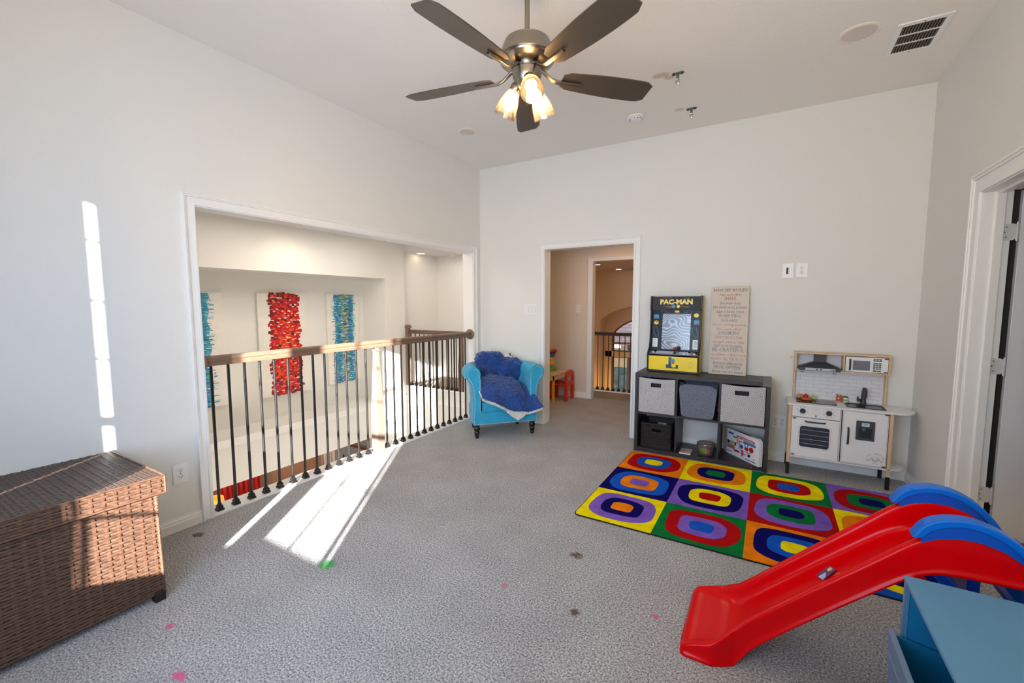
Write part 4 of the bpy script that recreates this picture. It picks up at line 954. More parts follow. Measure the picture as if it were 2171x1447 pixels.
b.build('bound_rim', mat('slate_binding', rgb(70, 88, 108), .8), t)
# black woven basket
t = thing('woven_basket', 'black twisted seagrass basket with cut-out handles in the lower cube', 'basket', (2.25, -.2, .04))
sg = mat('black_seagrass', rgb(34, 29, 27), .7, vary=.9, vscale=130); rnd = random.Random(4)
x0, x1, y0, y1 = 2.113, 2.388, -.352, -.075; b = MB(t); NR = 19
for i in range(NR):
    z = .048 + i * .0116; loop = []
    base = rrect(x0, y0, x1, y1, .015, 2); m_ = len(base)
    for k in range(m_):
        p, q = base[k], base[(k + 1) % m_]; L = math.hypot(q[0] - p[0], q[1] - p[1]); c_ = max(1, int(L / .018))
        for s_ in range(c_): loop.append((p[0] + (q[0] - p[0]) * s_ / c_, p[1] + (q[1] - p[1]) * s_ / c_))
    pts = [(px_ + rnd.uniform(-.0018, .0018), py_ + rnd.uniform(-.0018, .0018), z + rnd.uniform(-.002, .002)) for px_, py_ in loop]; rad = [rnd.uniform(.0048, .0074) for _ in pts]
    hx0, hx1 = 2.212, 2.295
    if NR - 6 <= i <= NR - 4:      # handle openings front and back: split the loop
        segs = []; cur = []
        for p, r_ in zip(pts, rad):
            if hx0 < p[0] < hx1 and (p[1] < y0 + .02 or p[1] > y1 - .02):
                if len(cur) > 1: segs.append(cur)
                cur = []
            else: cur.append((p, r_))
        if len(cur) > 1: segs.append(cur)
        for s_ in segs: b.tube([p for p, _ in s_], [r_ for _, r_ in s_], 6)
    else: b.tube(pts, rad, 6, closed=True)
b.build('twisted_rows', sg, t, kind='stuff')
b = MB(t)
pts = [(x_, y_, .275 + rnd.uniform(-.002, .002)) for x_, y_ in rrect(x0, y0, x1, y1, .015, 3)]; b.tube(pts, .0088, 8, closed=True); b.build('rim', sg, t)
MB(t).box((x0 + .006, y0 + .006, .042), (x1 - .006, y1 - .006, .13)).build('bottom', slot_m, t, smooth=False)
q = MB(t)
for (a0, a1, bb0, bb1) in ((x0 + .004, x0 + .006, y0, y1), (x1 - .006, x1 - .004, y0, y1)): q.box((a0, bb0 + .004, .042), (a1, bb1 - .004, .27))
for y_ in (y0 + .0055, y1 - .0075):
    q.ring(rect_ring(x0 + .004, .042, x1 - .004, .27), rect_ring(2.212, .202, 2.295, .232), 'y', y_, y_ + .002)
q.build('lining', slot_m, t, smooth=False)
# small picture card
t = thing('card_box', 'small flat card box with a pinkish cover lying in the lower middle cube', 'box', (2.515, -.30, .04))
MB(t).box((2.465, -.368, .0402), (2.563, -.225, .051), .001).build('box', white_m, t)
MB(t).box((2.468, -.364, .0508), (2.560, -.229, .0514)).build('cover', mat('rosy_print', rgb(186, 160, 160), .3, vary=.35, vscale=22), t, smooth=False)
# clear tub of slime
t = thing('slime_tub', 'clear plastic tub of green and pink slime with a translucent lid', 'tub', (2.683, -.285, .04)); c = (2.683, -.285, 0)
MB(t).lathe([(.062, .0405), (.066, .046), (.0735, .136), (.0715, .136), (.0645, .047), (.060, .043)], c, 36, capped=False).build('bucket', glass('clear_plastic', (.93, .95, .96, 1), gloss=.4, frost=.16), t)
MB(t).lathe([(.0765, .128), (.0785, .131), (.0785, .146), (.076, .152), (.066, .154), (.062, .149), (.001, .149)], c, 36).build('lid', glass('lid_plastic', (.84, .86, .87, 1), gloss=.5, frost=.5), t)
def blob(mb, c, r_, seed, amp=.3):
    rows = []
    for i in range(15):
        la = -PI / 2 + PI * i / 14; rr = []
        for j in range(24):
            lo = 2 * PI * j / 24; d = Vector((math.cos(la) * math.cos(lo), math.cos(la) * math.sin(lo), math.sin(la))); f = 1 + amp * fbm(d + Vector((seed, 0, seed)), 1.7)
            rr.append(Vector(c) + Vector((d.x * r_[0], d.y * r_[1], d.z * r_[2])) * f)
        rows.append(rr)
    return mb.grid(rows, wrap=True)
blob(MB(t), (2.653, -.303, .074), (.026, .026, .028), 1).build('green_slime', mat('lime_slime', rgb(130, 226, 40), .25), t, label='lime green slime')
blob(MB(t), (2.716, -.307, .070), (.024, .024, .027), 3).build('pink_slime', mat('pink_slime', rgb(250, 80, 140), .3), t, label='hot pink slime')
blob(MB(t), (2.686, -.300, .075), (.014, .022, .030), 6).build('white_slime', mat('silver_slime', rgb(226, 226, 222), .2), t, label='silvery white slime')
blob(MB(t), (2.683, -.265, .112), (.05, .045, .012), 9).build('bag', mat('aqua_bag', rgb(150, 200, 214), .3), t)
MB(t).prism(circ(2.700, -.285, .04, 24, .028), 'z', .1525, .1545).build('lid_label', mat('rose_label', rgb(180, 110, 110), .5), t)

# electronics kit box, turned in its cube; own frame: x along the printed face, -y out of it
A = math.atan2(-.284, .265)
kit = thing('kit_box', 'white electronics kit box with colourful parts printed on it, set at an angle', 'box', (2.838, -.112, .0405), A)
L, Hh, Dp = .384, .232, .040
MB().prism([(0, 0), (L - .03, 0), (L, .0), (L, Hh - .022), (L - .03, Hh), (0, Hh)], 'y', .001, Dp).build('carton', mat('white_carton', rgb(226, 230, 238), .4), kit, smooth=False, bevel=.002)
MB().prism([(-.0003, .001), (-.048, .014), (-.048, .030), (-.0003, Dp)], 'z', 0, Hh - .004).build('end_panel', mat('kraft_end', rgb(206, 200, 196), .6), kit, smooth=False, fixn=True)
def print_on(parent, name, col, draw, y=-.0006, th=.0012):
    b = MB(); draw(b, y, y + th); return b.build(name, mat('print_' + name + '_%d' % (int(sum(c * 997 * (i + 1) for i, c in enumerate(col)))), col, .4), parent, smooth=False)
P2 = lambda pts: (lambda b, a, c: b.prism(pts, 'y', a, c))
rot_ = lambda cx, cz, pts, an: [(cx + x * math.cos(an) - z * math.sin(an), cz + x * math.sin(an) + z * math.cos(an)) for x, z in pts]
navy = rgb(30, 30, 120); pr = rgb(190, 20, 30)
print_on(kit, 'red_banner', pr, P2(rrect(.125, .176, .335, .200, .009)))
print_on(kit, 'blue_banner', rgb(60, 130, 190), P2(rrect(.205, .150, .350, .172, .009)))
b = MB(); text_on(b, 'SNAP CIRCUITS JUNIOR', .019, (.230, -.0012, .1815), (1, 0, 0), (0, 0, 1), width=.185, bold=.0006); b.build('banner_lettering', white_m, kit, smooth=False)
print_on(kit, 'navy_bar', navy, P2([(0.008, .098), (.120, .098), (.120, .128), (.008, .128)]))
b = MB(); text_on(b, '100', .036, (.070, -.0012, .1005), (1, 0, 0), (0, 0, 1), width=.066, bold=.001); b.build('count_lettering', mat('lemon_ink', rgb(240, 226, 60), .4), kit, smooth=False)
def parts_print(b, a, c):
    b.prism(circ(.300, .117, .025, 16), 'y', a, c); b.prism(rrect(.225, .095, .268, .125, .005), 'y', a, c); b.prism(rrect(.098, .046, .165, .064, .006), 'y', a, c); b.prism(rrect(.18, .05, .235, .058, .002), 'y', a, c); b.prism(rrect(.190, .030, .205, .085, .003), 'y', a, c); b.prism(rrect(.008, .028, .075, .034, .002), 'y', a, c)
print_on(kit, 'red_components', pr, parts_print, -.0008)
def blues(b, a, c):
    b.prism(rrect(.155, .152, .262, .158, .002), 'y', a, c); b.prism(rrect(.155, .085, .161, .158, .002), 'y', a, c); b.prism(circ(.185, .112, .019, 14), 'y', a, c); b.prism(rrect(.225, .125, .231, .158, .002), 'y', a, c); b.prism(rrect(.255, .128, .262, .16, .002), 'y', a, c); b.prism(rrect(.235, .080, .295, .086, .002), 'y', a, c); b.prism(rrect(.165, .075, .21, .081, .002), 'y', a, c); b.prism(rrect(.02, .19, .085, .206, .007), 'y', a, c)
print_on(kit, 'blue_components', rgb(50, 60, 170), blues, -.0008)
def ambers(b, a, c):
    b.prism(rrect(.125, .125, .148, .170, .006), 'y', a, c); b.prism(rrect(.208, .045, .216, .08, .003), 'y', a, c); b.prism(circ(.333, .04, .009, 12), 'y', a, c)
print_on(kit, 'amber_components', rgb(226, 170, 40), ambers, -.0009)
print_on(kit, 'green_chip', rgb(60, 130, 90), P2(rrect(.078, .166, .125, .180, .004)))
print_on(kit, 'photo_strip', rgb(166, 120, 110), P2([(.008, .058), (.102, .058), (.102, .094), (.008, .094)]))
print_on(kit, 'black_chip', rgb(30, 30, 34), P2(rrect(.262, .048, .290, .072, .002)))
print_on(kit, 'footer_bar', rgb(40, 60, 130), P2(rrect(.235, .018, .352, .024, .001)))
MB().box((.10, .014, Hh - .0002), (.27, .026, Hh + .0008)).build('top_banner', mat('maroon_print', rgb(130, 40, 50), .5), kit, smooth=False)
MB().box((.14, .003, Hh - .0002), (.28, .011, Hh + .0008)).build('top_stripe', mat('steel_blue_print', rgb(80, 130, 170), .5), kit, smooth=False)

# ================================================================== TABLETOP ARCADE MACHINE
AX0, AX1, AZ = 2.126, 2.592, SZ
ar = thing('arcade_machine', 'tabletop arcade machine with yellow front panel and red joystick on the shelf', 'arcade machine', (2.36, -.14, AZ))
prof = [(-.238, AZ + .006), (-.245, AZ + .180), (-.236, AZ + .186), (-.185, AZ + .225), (-.160, AZ + .30), (-.148, AZ + .42), (-.146, AZ + .59), (-.158, AZ + .60), (-.150, AZ + .725), (-.03, AZ + .725), (-.02, AZ + .004)]
for a, b_, m_ in ((AX0, AX0 + .014, black_m), (AX1 - .014, AX1, mat('yellow_side_print', rgb(214, 186, 60), .45))):
    s_ = MB(ar).prism(prof, 'x', a, b_).build('side_panel', m_, ar, smooth=False, bevel=.0015, fixn=True)
for a in (AX0, AX1 - .014): MB(ar).tube([(a + .007, y - .001, z) for y, z in prof[:9]], .0082, 6).build('edge_molding', black_m, ar)
MB(ar).box((AX0 + .014, -.225, AZ + .004), (AX1 - .014, -.03, AZ + .02)).box((AX0 + .014, -.04, AZ + .02), (AX1 - .014, -.03, AZ + .72)).build('cabinet_core', black_m, ar, smooth=False)
MB(ar).box((AX0 + .014, -.240, AZ + .022), (AX1 - .014, -.228, AZ + .155)).build('front_panel', yellow_m, ar, smooth=False)
MB(ar).box((AX0 + .014, -.238, AZ + .155), (AX1 - .014, -.226, AZ + .172), .003).build('trim_bar', black_m, ar)
# control deck
DK = [(-.238, AZ + .172), (-.165, AZ + .200), (-.165, AZ + .185), (-.238, AZ + .157)]
MB(ar).prism(DK, 'x', AX0 + .014, AX1 - .014).build('control_deck', mat('grey_deck', rgb(110, 112, 122), .35), ar, smooth=False, fixn=True)
def deck(x, f): return Vector((x, -.238 + .073 * f, AZ + .172 + .028 * f))
dn = Vector((0, -.358, .934)).normalized()
q = MB(ar); u0 = Vector((1, 0, 0)); v0 = Vector((0, .934, .358))
for (xa, xb, fa, fb) in ((2.20, 2.52, .15, .9),):
    P4 = [deck(xa, fa), deck(xb, fa), deck(xb, fb), deck(xa, fb)]
    q.add([p + dn * .0008 for p in P4], [(0, 1, 2, 3)])
q.build('deck_print', mat('pale_blue_print', rgb(186, 200, 222), .3), ar, smooth=False)
MB(ar).lathe([(.016, 0), (.016, .003), (.006, .005), (.005, .04)], deck(2.372, .45), 16, dn).build('joystick_shaft', black_m, ar)
MB(ar).lathe([(.002, -.015), (.009, -.012), (.0145, -.004), (.0145, .004), (.009, .012), (.002, .015)], deck(2.372, .45) + dn * .05, 18, dn).build('joystick_ball', mat('red_ball', rgb(216, 20, 20), .2), ar)
MB(ar).lathe([(.002, -.015), (.009, -.012), (.0155, -.003), (.0145, .006), (.009, .013), (.002, .015)], Vector((2.402, -.19, AZ + .235)), 18, dn).build('black_knob', black_m, ar, label='black ball knob')
MB(ar).tube([deck(2.400, .5), Vector((2.402, -.19, AZ + .225))], .005, 8).build('knob_shaft', black_m, ar)
for x, f in ((2.175, .4), (2.19, .75), (2.455, .3), (2.49, .35), (2.545, .35), (2.50, .75), (2.555, .75)):
    MB(ar).lathe([(.0125, 0), (.0125, .004), (.009, .005), (.009, .009), (.002, .0095)], deck(x, f), 16, dn).build('push_button', white_m if f < .5 else black_m, ar)
# bezel and screen
def bz(x, t, d=0): # t along the screen height
    a = Vector((0, -.150, AZ + .205)); c_ = Vector((0, -.118, AZ + .592)); p = a + (c_ - a) * t; return Vector((x, p.y - d, p.z))
q = MB(ar); q.add([bz(AX0 + .014, 0), bz(AX1 - .014, 0), bz(AX1 - .014, 1), bz(AX0 + .014, 1)], [(0, 1, 2, 3)]); q.build('bezel', mat('gloss_black_bezel', rgb(12, 12, 14), .3, spec=.25), ar, smooth=False)
scr = bpy.data.materials.new('film_reflection_screen'); scr.use_nodes = True; n = scr.node_tree; P = n.nodes['Principled BSDF']; P.inputs['Roughness'].default_value = .12
tc = n.nodes.new('ShaderNodeTexCoord'); wv_ = n.nodes.new('ShaderNodeTexWave'); wv_.wave_type = 'RINGS'; wv_.rings_direction = 'Y'; wv_.inputs['Scale'].default_value = 5; wv_.inputs['Distortion'].default_value = 16; wv_.inputs['Detail'].default_value = 1; wv_.inputs['Detail Scale'].default_value = 1.1
mp = n.nodes.new('ShaderNodeMapping'); mp.inputs['Location'].default_value = (.01, 0, -.24); n.links.new(tc.outputs['Object'], mp.inputs[0]); n.links.new(mp.outputs[0], wv_.inputs[0])
rp = n.nodes.new('ShaderNodeValToRGB'); e = rp.color_ramp.elements; e[0].position = .0; e[0].color = rgb(96, 108, 130); e[1].position = .35; e[1].color = rgb(196, 204, 216); k = rp.color_ramp.elements.new(.62); k.color = rgb(178, 188, 204); k = rp.color_ramp.elements.new(.9); k.color = rgb(122, 124, 132)  # grey swirls paint the reflection in the plastic film into the screen colour
n.links.new(wv_.outputs['Fac'], rp.inputs[0]); n.links.new(rp.outputs[0], P.inputs['Base Color'])
q = MB(ar); q.add([bz(2.238, .03, .002), bz(2.494, .03, .002), bz(2.494, .905, .002), bz(2.238, .905, .002)], [(0, 1, 2, 3)]); q.build('screen', scr, ar, smooth=False)
def bpoly(q, pts, d=.0016): # polygon on the bezel: x, t
    v = [bz(x, t, d) for x, t in pts]; q.add(v, [tuple(range(len(v)))])
maze = mat('teal_maze_print', rgb(24, 120, 150), .4); q = MB(ar)
def bline(q, pts, w_=.004):
    for (x0_, t0), (x1_, t1) in zip(pts[:-1], pts[1:]):
        ww = w_ / 2; tw = ww / .39
        bpoly(q, [(min(x0_, x1_) - ww, min(t0, t1) - tw), (max(x0_, x1_) + ww, min(t0, t1) - tw), (max(x0_, x1_) + ww, max(t0, t1) + tw), (min(x0_, x1_) - ww, max(t0, t1) + tw)])
for ox in (2.158, 2.512):
    bline(q, [(ox, .40), (ox, .57), (ox + .034, .57), (ox + .034, .47), (ox + .046, .47), (ox + .046, .34), (ox + .016, .34), (ox + .016, .40), (ox, .40)])
bline(q, [(2.22, .94), (2.22, .99), (2.26, .99), (2.26, .94), (2.30, .94)]); bline(q, [(2.43, .99), (2.43, .94), (2.46, .94), (2.46, .985), (2.50, .985), (2.50, .93)])
q.build('maze_lines', maze, ar, smooth=False)
q = MB(ar)
for x, t_, s_ in ((2.178, .83, 1), (2.545, .70, 1)): bpoly(q, [(x - .024, t_ - .05), (x + .024, t_ - .05), (x + .024, t_ + .05), (x - .024, t_ + .05)])
q.build('sky_blue_patch', mat('sky_blue_print', rgb(40, 150, 210), .4), ar, smooth=False)
q = MB(ar)
for x, t_ in ((2.18, .68), (2.54, .87)): bpoly(q, [(x + .022 * math.cos(a), t_ + .05 * math.sin(a)) for a in [2 * PI * k / 14 for k in range(14)]])
bpoly(q, [(2.345, .935), (2.39, .935), (2.385, .985), (2.35, .985)])
q.build('yellow_patch', MATS['yellow_print'], ar, smooth=False)
q = MB(ar)
for x, t_ in ((2.172, .80), (2.55, .665), (2.185, .70)): bpoly(q, [(x - .014, t_ - .02), (x + .014, t_ - .012), (x + .010, t_ + .012), (x - .010, t_ + .015)], .002)
q.build('red_patch', mat('red_print', rgb(200, 24, 36), .4), ar, smooth=False)
for x0_, t0, x1_, t1 in ((2.152, .07, 2.20, .29), (2.518, .05, 2.562, .28)):
    q = MB(ar); bpoly(q, [(x0_, t0), (x1_, t0), (x1_, t1), (x0_, t1)]); q.build('instruction_card', white_m, ar, smooth=False)
q = MB(ar)
for i in range(5): bpoly(q, [(2.526, .10 + i * .032), (2.555, .10 + i * .032), (2.555, .112 + i * .032), (2.526, .112 + i * .032)], .002); bpoly(q, [(2.160, .10 + i * .035), (2.160 + .03 * ((i * 7) % 3 + 1) / 3, .10 + i * .035), (2.160 + .03 * ((i * 7) % 3 + 1) / 3, .108 + i * .035), (2.160, .108 + i * .035)], .002)
q.build('card_text_lines', mat('grey_ink', rgb(120, 120, 126), .5), ar, smooth=False)
# marquee with its lettering
MB(ar).prism([(-.150, AZ + .592), (-.142, AZ + .718), (-.135, AZ + .718), (-.143, AZ + .592)], 'x', AX0 + .014, AX1 - .014).build('marquee', mat('charcoal_marquee', rgb(50, 48, 52), .5, spec=.3), ar, smooth=False, fixn=True)
MB(ar).box((AX0 + .014, -.14, AZ + .712), (AX1 - .014, -.03, AZ + .72)).build('roof', black_m, ar, smooth=False)
mu = Vector((0, .0634, .998))
def mq(x, h, d=.0): return Vector((x, -.150 + .008 * h / .126 - .0015 - d, AZ + .592 + h))
for nm, col, d, bo, dx, dz in (('lettering_shadow', mat('cobalt_ink', rgb(40, 110, 190), .4), 0, .0042, -.002, -.001), ('lettering', MATS['yellow_print'], .0012, .0026, 0, 0)):
    q = MB(ar); text_on(q, 'PAC-MAN', .062, mq(2.362 + dx, .056 + dz, d), (1, 0, 0), mu, width=.292, bold=bo); q.build(nm, col, ar, smooth=False)
q = MB(ar)
for x, h, L_, sl in ((2.30, .034, .10, .10), (2.31, .028, .09, .12), (2.33, .022, .07, .10), (2.44, .034, .09, -.10), (2.43, .028, .10, -.08), (2.28, .112, .08, .08), (2.45, .112, .07, -.1)):
    v = [mq(x - L_ / 2, h - sl * .02), mq(x + L_ / 2, h + sl * .05), mq(x + L_ / 2, h + sl * .05 + .0022), mq(x - L_ / 2, h - sl * .02 + .0014)]; q.add(v, [(0, 1, 2, 3)])
q.build('speed_lines', mat('ochre_ink', rgb(196, 160, 50), .4), ar, smooth=False)
q = MB(ar); v = [mq(2.340 + .014 * math.cos(a), .034 + .016 * math.sin(a)) for a in [2 * PI * k / 14 for k in range(14)]]; q.add(v, [tuple(range(14))]); q.build('sky_blue_patch', MATS['sky_blue_print'], ar, smooth=False)
q = MB(ar); v = [mq(2.382 + .014 * math.cos(a), .034 + .015 * math.sin(a)) for a in [2 * PI * k / 14 for k in range(14)]]; q.add(v, [tuple(range(14))]); q.build('yellow_patch', MATS['yellow_print'], ar, smooth=False)
# front panel print: maze blocks and speaker holes
q = MB(ar); yy = -.2404
def fp(q, x0_, z0, x1_, z1, y_=-.2412): q.box((x0_, y_, AZ + z0), (x1_, -.2395, AZ + z1))
fp(q, 2.302, .045, 2.412, .078); fp(q, 2.325, .078, 2.350, .150); q.build('dark_blocks', mat('navy_print', rgb(20, 40, 60), .4), ar, smooth=False)
q = MB(ar)
for a in ((2.306, .049, 2.309, .074), (2.306, .049, 2.326, .052), (2.323, .049, 2.326, .066), (2.405, .049, 2.408, .074), (2.388, .049, 2.408, .052), (2.388, .049, 2.391, .066), (2.331, .08, 2.334, .148), (2.341, .08, 2.344, .148)): fp(q, *a, y_=-.2418)
q.build('maze_lines', maze, ar, smooth=False)
q = MB(ar); q.prism(circ(2.363, AZ + .118, .020, 16), 'y', -.2420, -.2400); q.build('sky_blue_patch', MATS['sky_blue_print'], ar, smooth=False)
q = MB(ar); q.prism(circ(2.372, AZ + .068, .021, 16, .017), 'y', -.2424, -.2400); q.build('yellow_patch', MATS['yellow_print'], ar, smooth=False)
q = MB(ar); q.prism(circ(2.366, AZ + .094, .014, 12, .007), 'y', -.2428, -.2400); q.build('red_patch', MATS['red_print'], ar, smooth=False)
q = MB(ar)
for k in range(8): q.prism(circ(2.522 + .022 * math.cos(k * PI / 4), AZ + .088 + .022 * math.sin(k * PI / 4), .0024, 8), 'y', -.2408, -.2395)
q.prism(circ(2.522, AZ + .088, .0024, 8), 'y', -.2408, -.2395); q.build('speaker_holes', slot_m, ar, smooth=False)
for x in (AX0 + .03, AX1 - .03): MB(ar).lathe([(.012, 0), (.012, .006)], (x, -.20, AZ), 12).build('rubber_foot', black_m, ar)

# ================================================================== HOUSE RULES CANVAS
sg_t = thing('wall_sign', 'tall cream canvas of house rules in copper lettering leaning on the wall', 'sign', (2.81, -.06, SZ))
sb = Vector((2.658, -.088, SZ + .001)); su = Vector((0, .052, .806)).normalized(); sn = Vector((0, -su.z, su.y))
def sp_(a, h, d): return sb + Vector((1, 0, 0)) * a + su * h + sn * d
Wd, Ht, Th = .308, .806, .022
c8 = [sp_(a, h, d) for d in (0, Th) for a, h in ((0, 0), (Wd, 0), (Wd, Ht), (0, Ht))]
MB(sg_t).add(c8, [(3, 2, 1, 0), (4, 5, 6, 7), (0, 1, 5, 4), (1, 2, 6, 5), (2, 3, 7, 6), (3, 0, 4, 7)]).build('canvas', mat('cream_canvas', rgb(214, 202, 188), .75, bump=.3, bscale=400), sg_t, smooth=False, bevel=.002, fixn=True)
copper = mat('copper_foil', rgb(120, 74, 56), .3, metal=.35, vary=.5, vscale=25); pewter = mat('pewter_foil', rgb(88, 72, 66), .32, metal=.3, vary=.45, vscale=25)
RULES = (('HOUSE RULES', .034, .275, 0, 0), ('help each other', .030, .18, .35, 1), ('SHARE', .044, .095, 0, 1), ('Do your best', .034, .175, .35, 0), ('PAY WITH HUGS & KISSES', .030, .275, 0, 0), ('Say I love you', .034, .23, .35, 0), ('TRY NEW THINGS', .034, .185, 0, 0), ('be thankful', .036, .13, 0, 0), ('Show compassion', .030, .28, 0, 1), ('love each other', .032, .21, .3, 1),
         ('DREAM BIG', .042, .165, 0, 0), ('RESPECT EACH OTHER', .032, .23, 0, 1), ('Laugh every day', .034, .265, .4, 1), ('KEEP YOUR PROMISES', .030, .235, 0, 0), ('BE GRATEFUL', .044, .26, 0, 0), ('say please + thank you', .030, .285, .35, 1), ('ALWAYS TELL THE TRUTH', .030, .275, 0, 1), ('Embrace differences', .032, .245, .3, 0), ('HUG OFTEN', .040, .215, 0, 0), ('Know you are loved', .034, .255, .35, 0))
hh = Ht - .045
for body, size, wd, shr, c_ in RULES:
    q = MB(sg_t); text_on(q, body, size * 1.05, sp_(Wd / 2, hh, Th + .0006), (1, 0, 0), su, width=wd, shear=shr, bold=.0007, res=1); q.build('lettering', copper if c_ else pewter, sg_t, smooth=False); hh -= .0392

# ================================================================== PLAY RUG
RX, RY, CW, CH = 2.057, -.413, .5005, .4835
rug = thing('play_rug', 'colourful play rug of rounded squares in bright tiles beside the shelf', 'rug', (RX + 2 * CW, RY - 1.5 * CH, 0))
def pile(name, c): return mat(name, c, .95, vary=.16, vscale=11, bump=.5, bscale=350, spec=.08, bdist=.001)
RC = {'o': pile('rug_orange', rgb(234, 126, 8)), 'r': pile('rug_red', rgb(174, 8, 14)), 'b': pile('rug_blue', rgb(20, 84, 190)), 'y': pile('rug_yellow', rgb(246, 220, 4)), 'n': pile('rug_navy', rgb(10, 5, 92)), 'g': pile('rug_green', rgb(8, 114, 52)), 'p': pile('rug_purple', rgb(124, 90, 186))}
MB(rug).prism(rrect(RX - .006, RY - 3 * CH - .006, RX + 4 * CW + .006, RY + .006, .035, 4), 'z', .001, .0075).build('binding', mat('black_binding', rgb(22, 22, 24), .9), rug, smooth=False)
TL = (('orby', 'yong', 'gyrb', 'prgn'), ('nbop', 'pnyr', 'rpgn', 'yonb'), ('ypno', 'grpb', 'onby', 'bynr')); rnd = random.Random(8)
for r_ in range(3):
    for c_ in range(4):
        x0 = RX + c_ * CW; y1 = RY - r_ * CH; code = TL[r_][c_]; e = .0
        poly = [(x0, y1 - CH), (x0 + CW, y1 - CH), (x0 + CW, y1), (x0, y1)]
        if (r_, c_) == (0, 0): poly = [(x0, y1 - CH), (x0 + CW, y1 - CH), (x0 + CW, y1), (x0 + .03, y1), (x0 + .008, y1 - .008), (x0, y1 - .03)]
        if (r_, c_) == (2, 0): poly = [(x0, y1 - CH + .03), (x0 + .008, y1 - CH + .008), (x0 + .03, y1 - CH), (x0 + CW, y1 - CH), (x0 + CW, y1), (x0, y1)]
        tl = MB(rug).prism(poly, 'z', .006, .0095).build('tile', RC[code[0]], rug, smooth=False)
        cx, cy = x0 + CW / 2 + rnd.uniform(-.01, .01), y1 - CH / 2 + rnd.uniform(-.008, .008)
        for k, (rx, ry, ex) in enumerate(((.215, .195, 3.0), (.138, .124, 3.2), (.072, .062, 3.6))):
            pts = []; ph = rnd.uniform(0, 9)
            for i in range(40):
                a = 2 * PI * i / 40; ca, sa = math.cos(a), math.sin(a); f = 1 + .022 * math.sin(3 * a + ph) + .018 * math.sin(5 * a + 2 * ph)
                pts.append((cx + rx * f * math.copysign(abs(ca) ** (2 / ex), ca), cy + ry * f * math.copysign(abs(sa) ** (2 / ex), sa)))
            MB(rug).prism(pts, 'z', .007, .0105 + .0009 * k).build('ring', RC[code[k + 1]], tl, smooth=False)
for o in rug.children:
    pass

# ================================================================== PLAY KITCHEN
KX0, KX1, KF, KB, KZ = 3.298, 3.960, -.306, -.022, .598
kt = thing('play_kitchen', 'white and birch toy kitchen with microwave, hood, sink and oven against the back wall', 'toy kitchen', (3.63, -.16, 0))
wp = rrect(0, 0, 1, 1, .1)
poly = [(KX0 - .012, KF - .012), (KX1 + .01, KF - .012)] + [(KX1 + .01 + .135 * math.sin(R(a)), -.160 - .158 * math.cos(R(a))) for a in range(10, 181, 10)] + [(KX0 - .012, -.002)]
MB(kt).prism(poly, 'z', KZ - .013, KZ).build('worktop', white_m, kt, ang=30, bevel=.002)
low = [(KX0 + .012, KF + .004), (KX1 - .008, KF + .004)] + [(KX1 - .008 + .112 * math.sin(R(a)), -.165 - .137 * math.cos(R(a))) for a in range(10, 181, 10)] + [(KX0 + .012, -.028)]
MB(kt).prism(low, 'z', .150, .162).build('lower_shelf', white_m, kt, ang=30, bevel=.002)
for x in (KX0, KX1 - .022):
    for y in (KF, -.046):
        l = MB(kt).box((x, y, .1), (x + .022, y + .022, KZ - .013), .002).build('leg', birch_m, kt)
        MB(kt).box((x - .001, y - .001, 0), (x + .023, y + .023, .102), .002).build('leg_cap', black_m, l)
q = MB(kt).lathe([(.004, 0), (.004, -.0006), (.001, -.0008)], (KX1 - .011, KF, .156), 10, (0, 1, 0)); q.build('screw_hole', slot_m, kt)
MB(kt).box((KX0 + .022, -.046, .162), (KX1 - .022, -.040, KZ - .013)).box((3.638, KF + .02, .162), (3.650, -.046, KZ - .013)).box((KX0 + .022, KF + .03, .162), (KX0 + .028, -.046, KZ - .013)).box((KX1 - .028, KF + .03, .162), (KX1 - .022, -.046, KZ - .013)).build('carcass', white_m, kt, smooth=False)
# control panel
cp = MB(kt).box((3.322, KF - .001, .492), (3.640, KF + .012, .585), .001).build('control_panel', white_m, kt)
ink = mat('grey_print', rgb(96, 98, 104), .6)
for x in (3.393, 3.567):
    q = MB(kt)
    for k in range(8):
        a = R(25 + 45 * k); q.box((x + .037 * math.cos(a) - .005, KF - .0016, .543 + .030 * math.sin(a) - .0014), (x + .037 * math.cos(a) + .005, KF - .0009, .543 + .030 * math.sin(a) + .0014))
    q.ring(circ(x, .543, .0215, 20), circ(x, .543, .0207, 20), 'y', KF - .0016, KF - .0009)
    q.build('dial_marks', ink, cp, smooth=False)
    MB(kt).lathe([(.0195, 0), (.0195, .010), (.017, .013), (.001, .013)], (x, KF - .001, .543), 24, (0, -1, 0)).build('knob', mat('charcoal_knob', rgb(44, 46, 52), .5), cp)
    MB(kt).box((x - .002, KF - .0165, .526), (x + .002, KF - .013, .560)).build('knob_grip', MATS['charcoal_knob'], cp, smooth=False)
q = MB(kt); q.ring(rrect(3.459, .523, 3.505, .570, .004, 2), rrect(3.460, .524, 3.504, .569, .004, 2), 'y', KF - .0015, KF - .0009); q.ring(circ(3.482, .543, .013, 18), circ(3.482, .543, .0122, 18), 'y', KF - .0015, KF - .0009); q.box((3.474, KF - .0015, .560), (3.490, KF - .0009, .564)); q.build('panel_icon', mat('light_grey_print', rgb(160, 162, 168), .6), cp, smooth=False)
MB(kt).lathe([(.0055, 0), (.0055, .002), (.001, .0022)], (3.482, KF - .001, .510), 14, (0, -1, 0)).build('indicator', slot_m, cp)
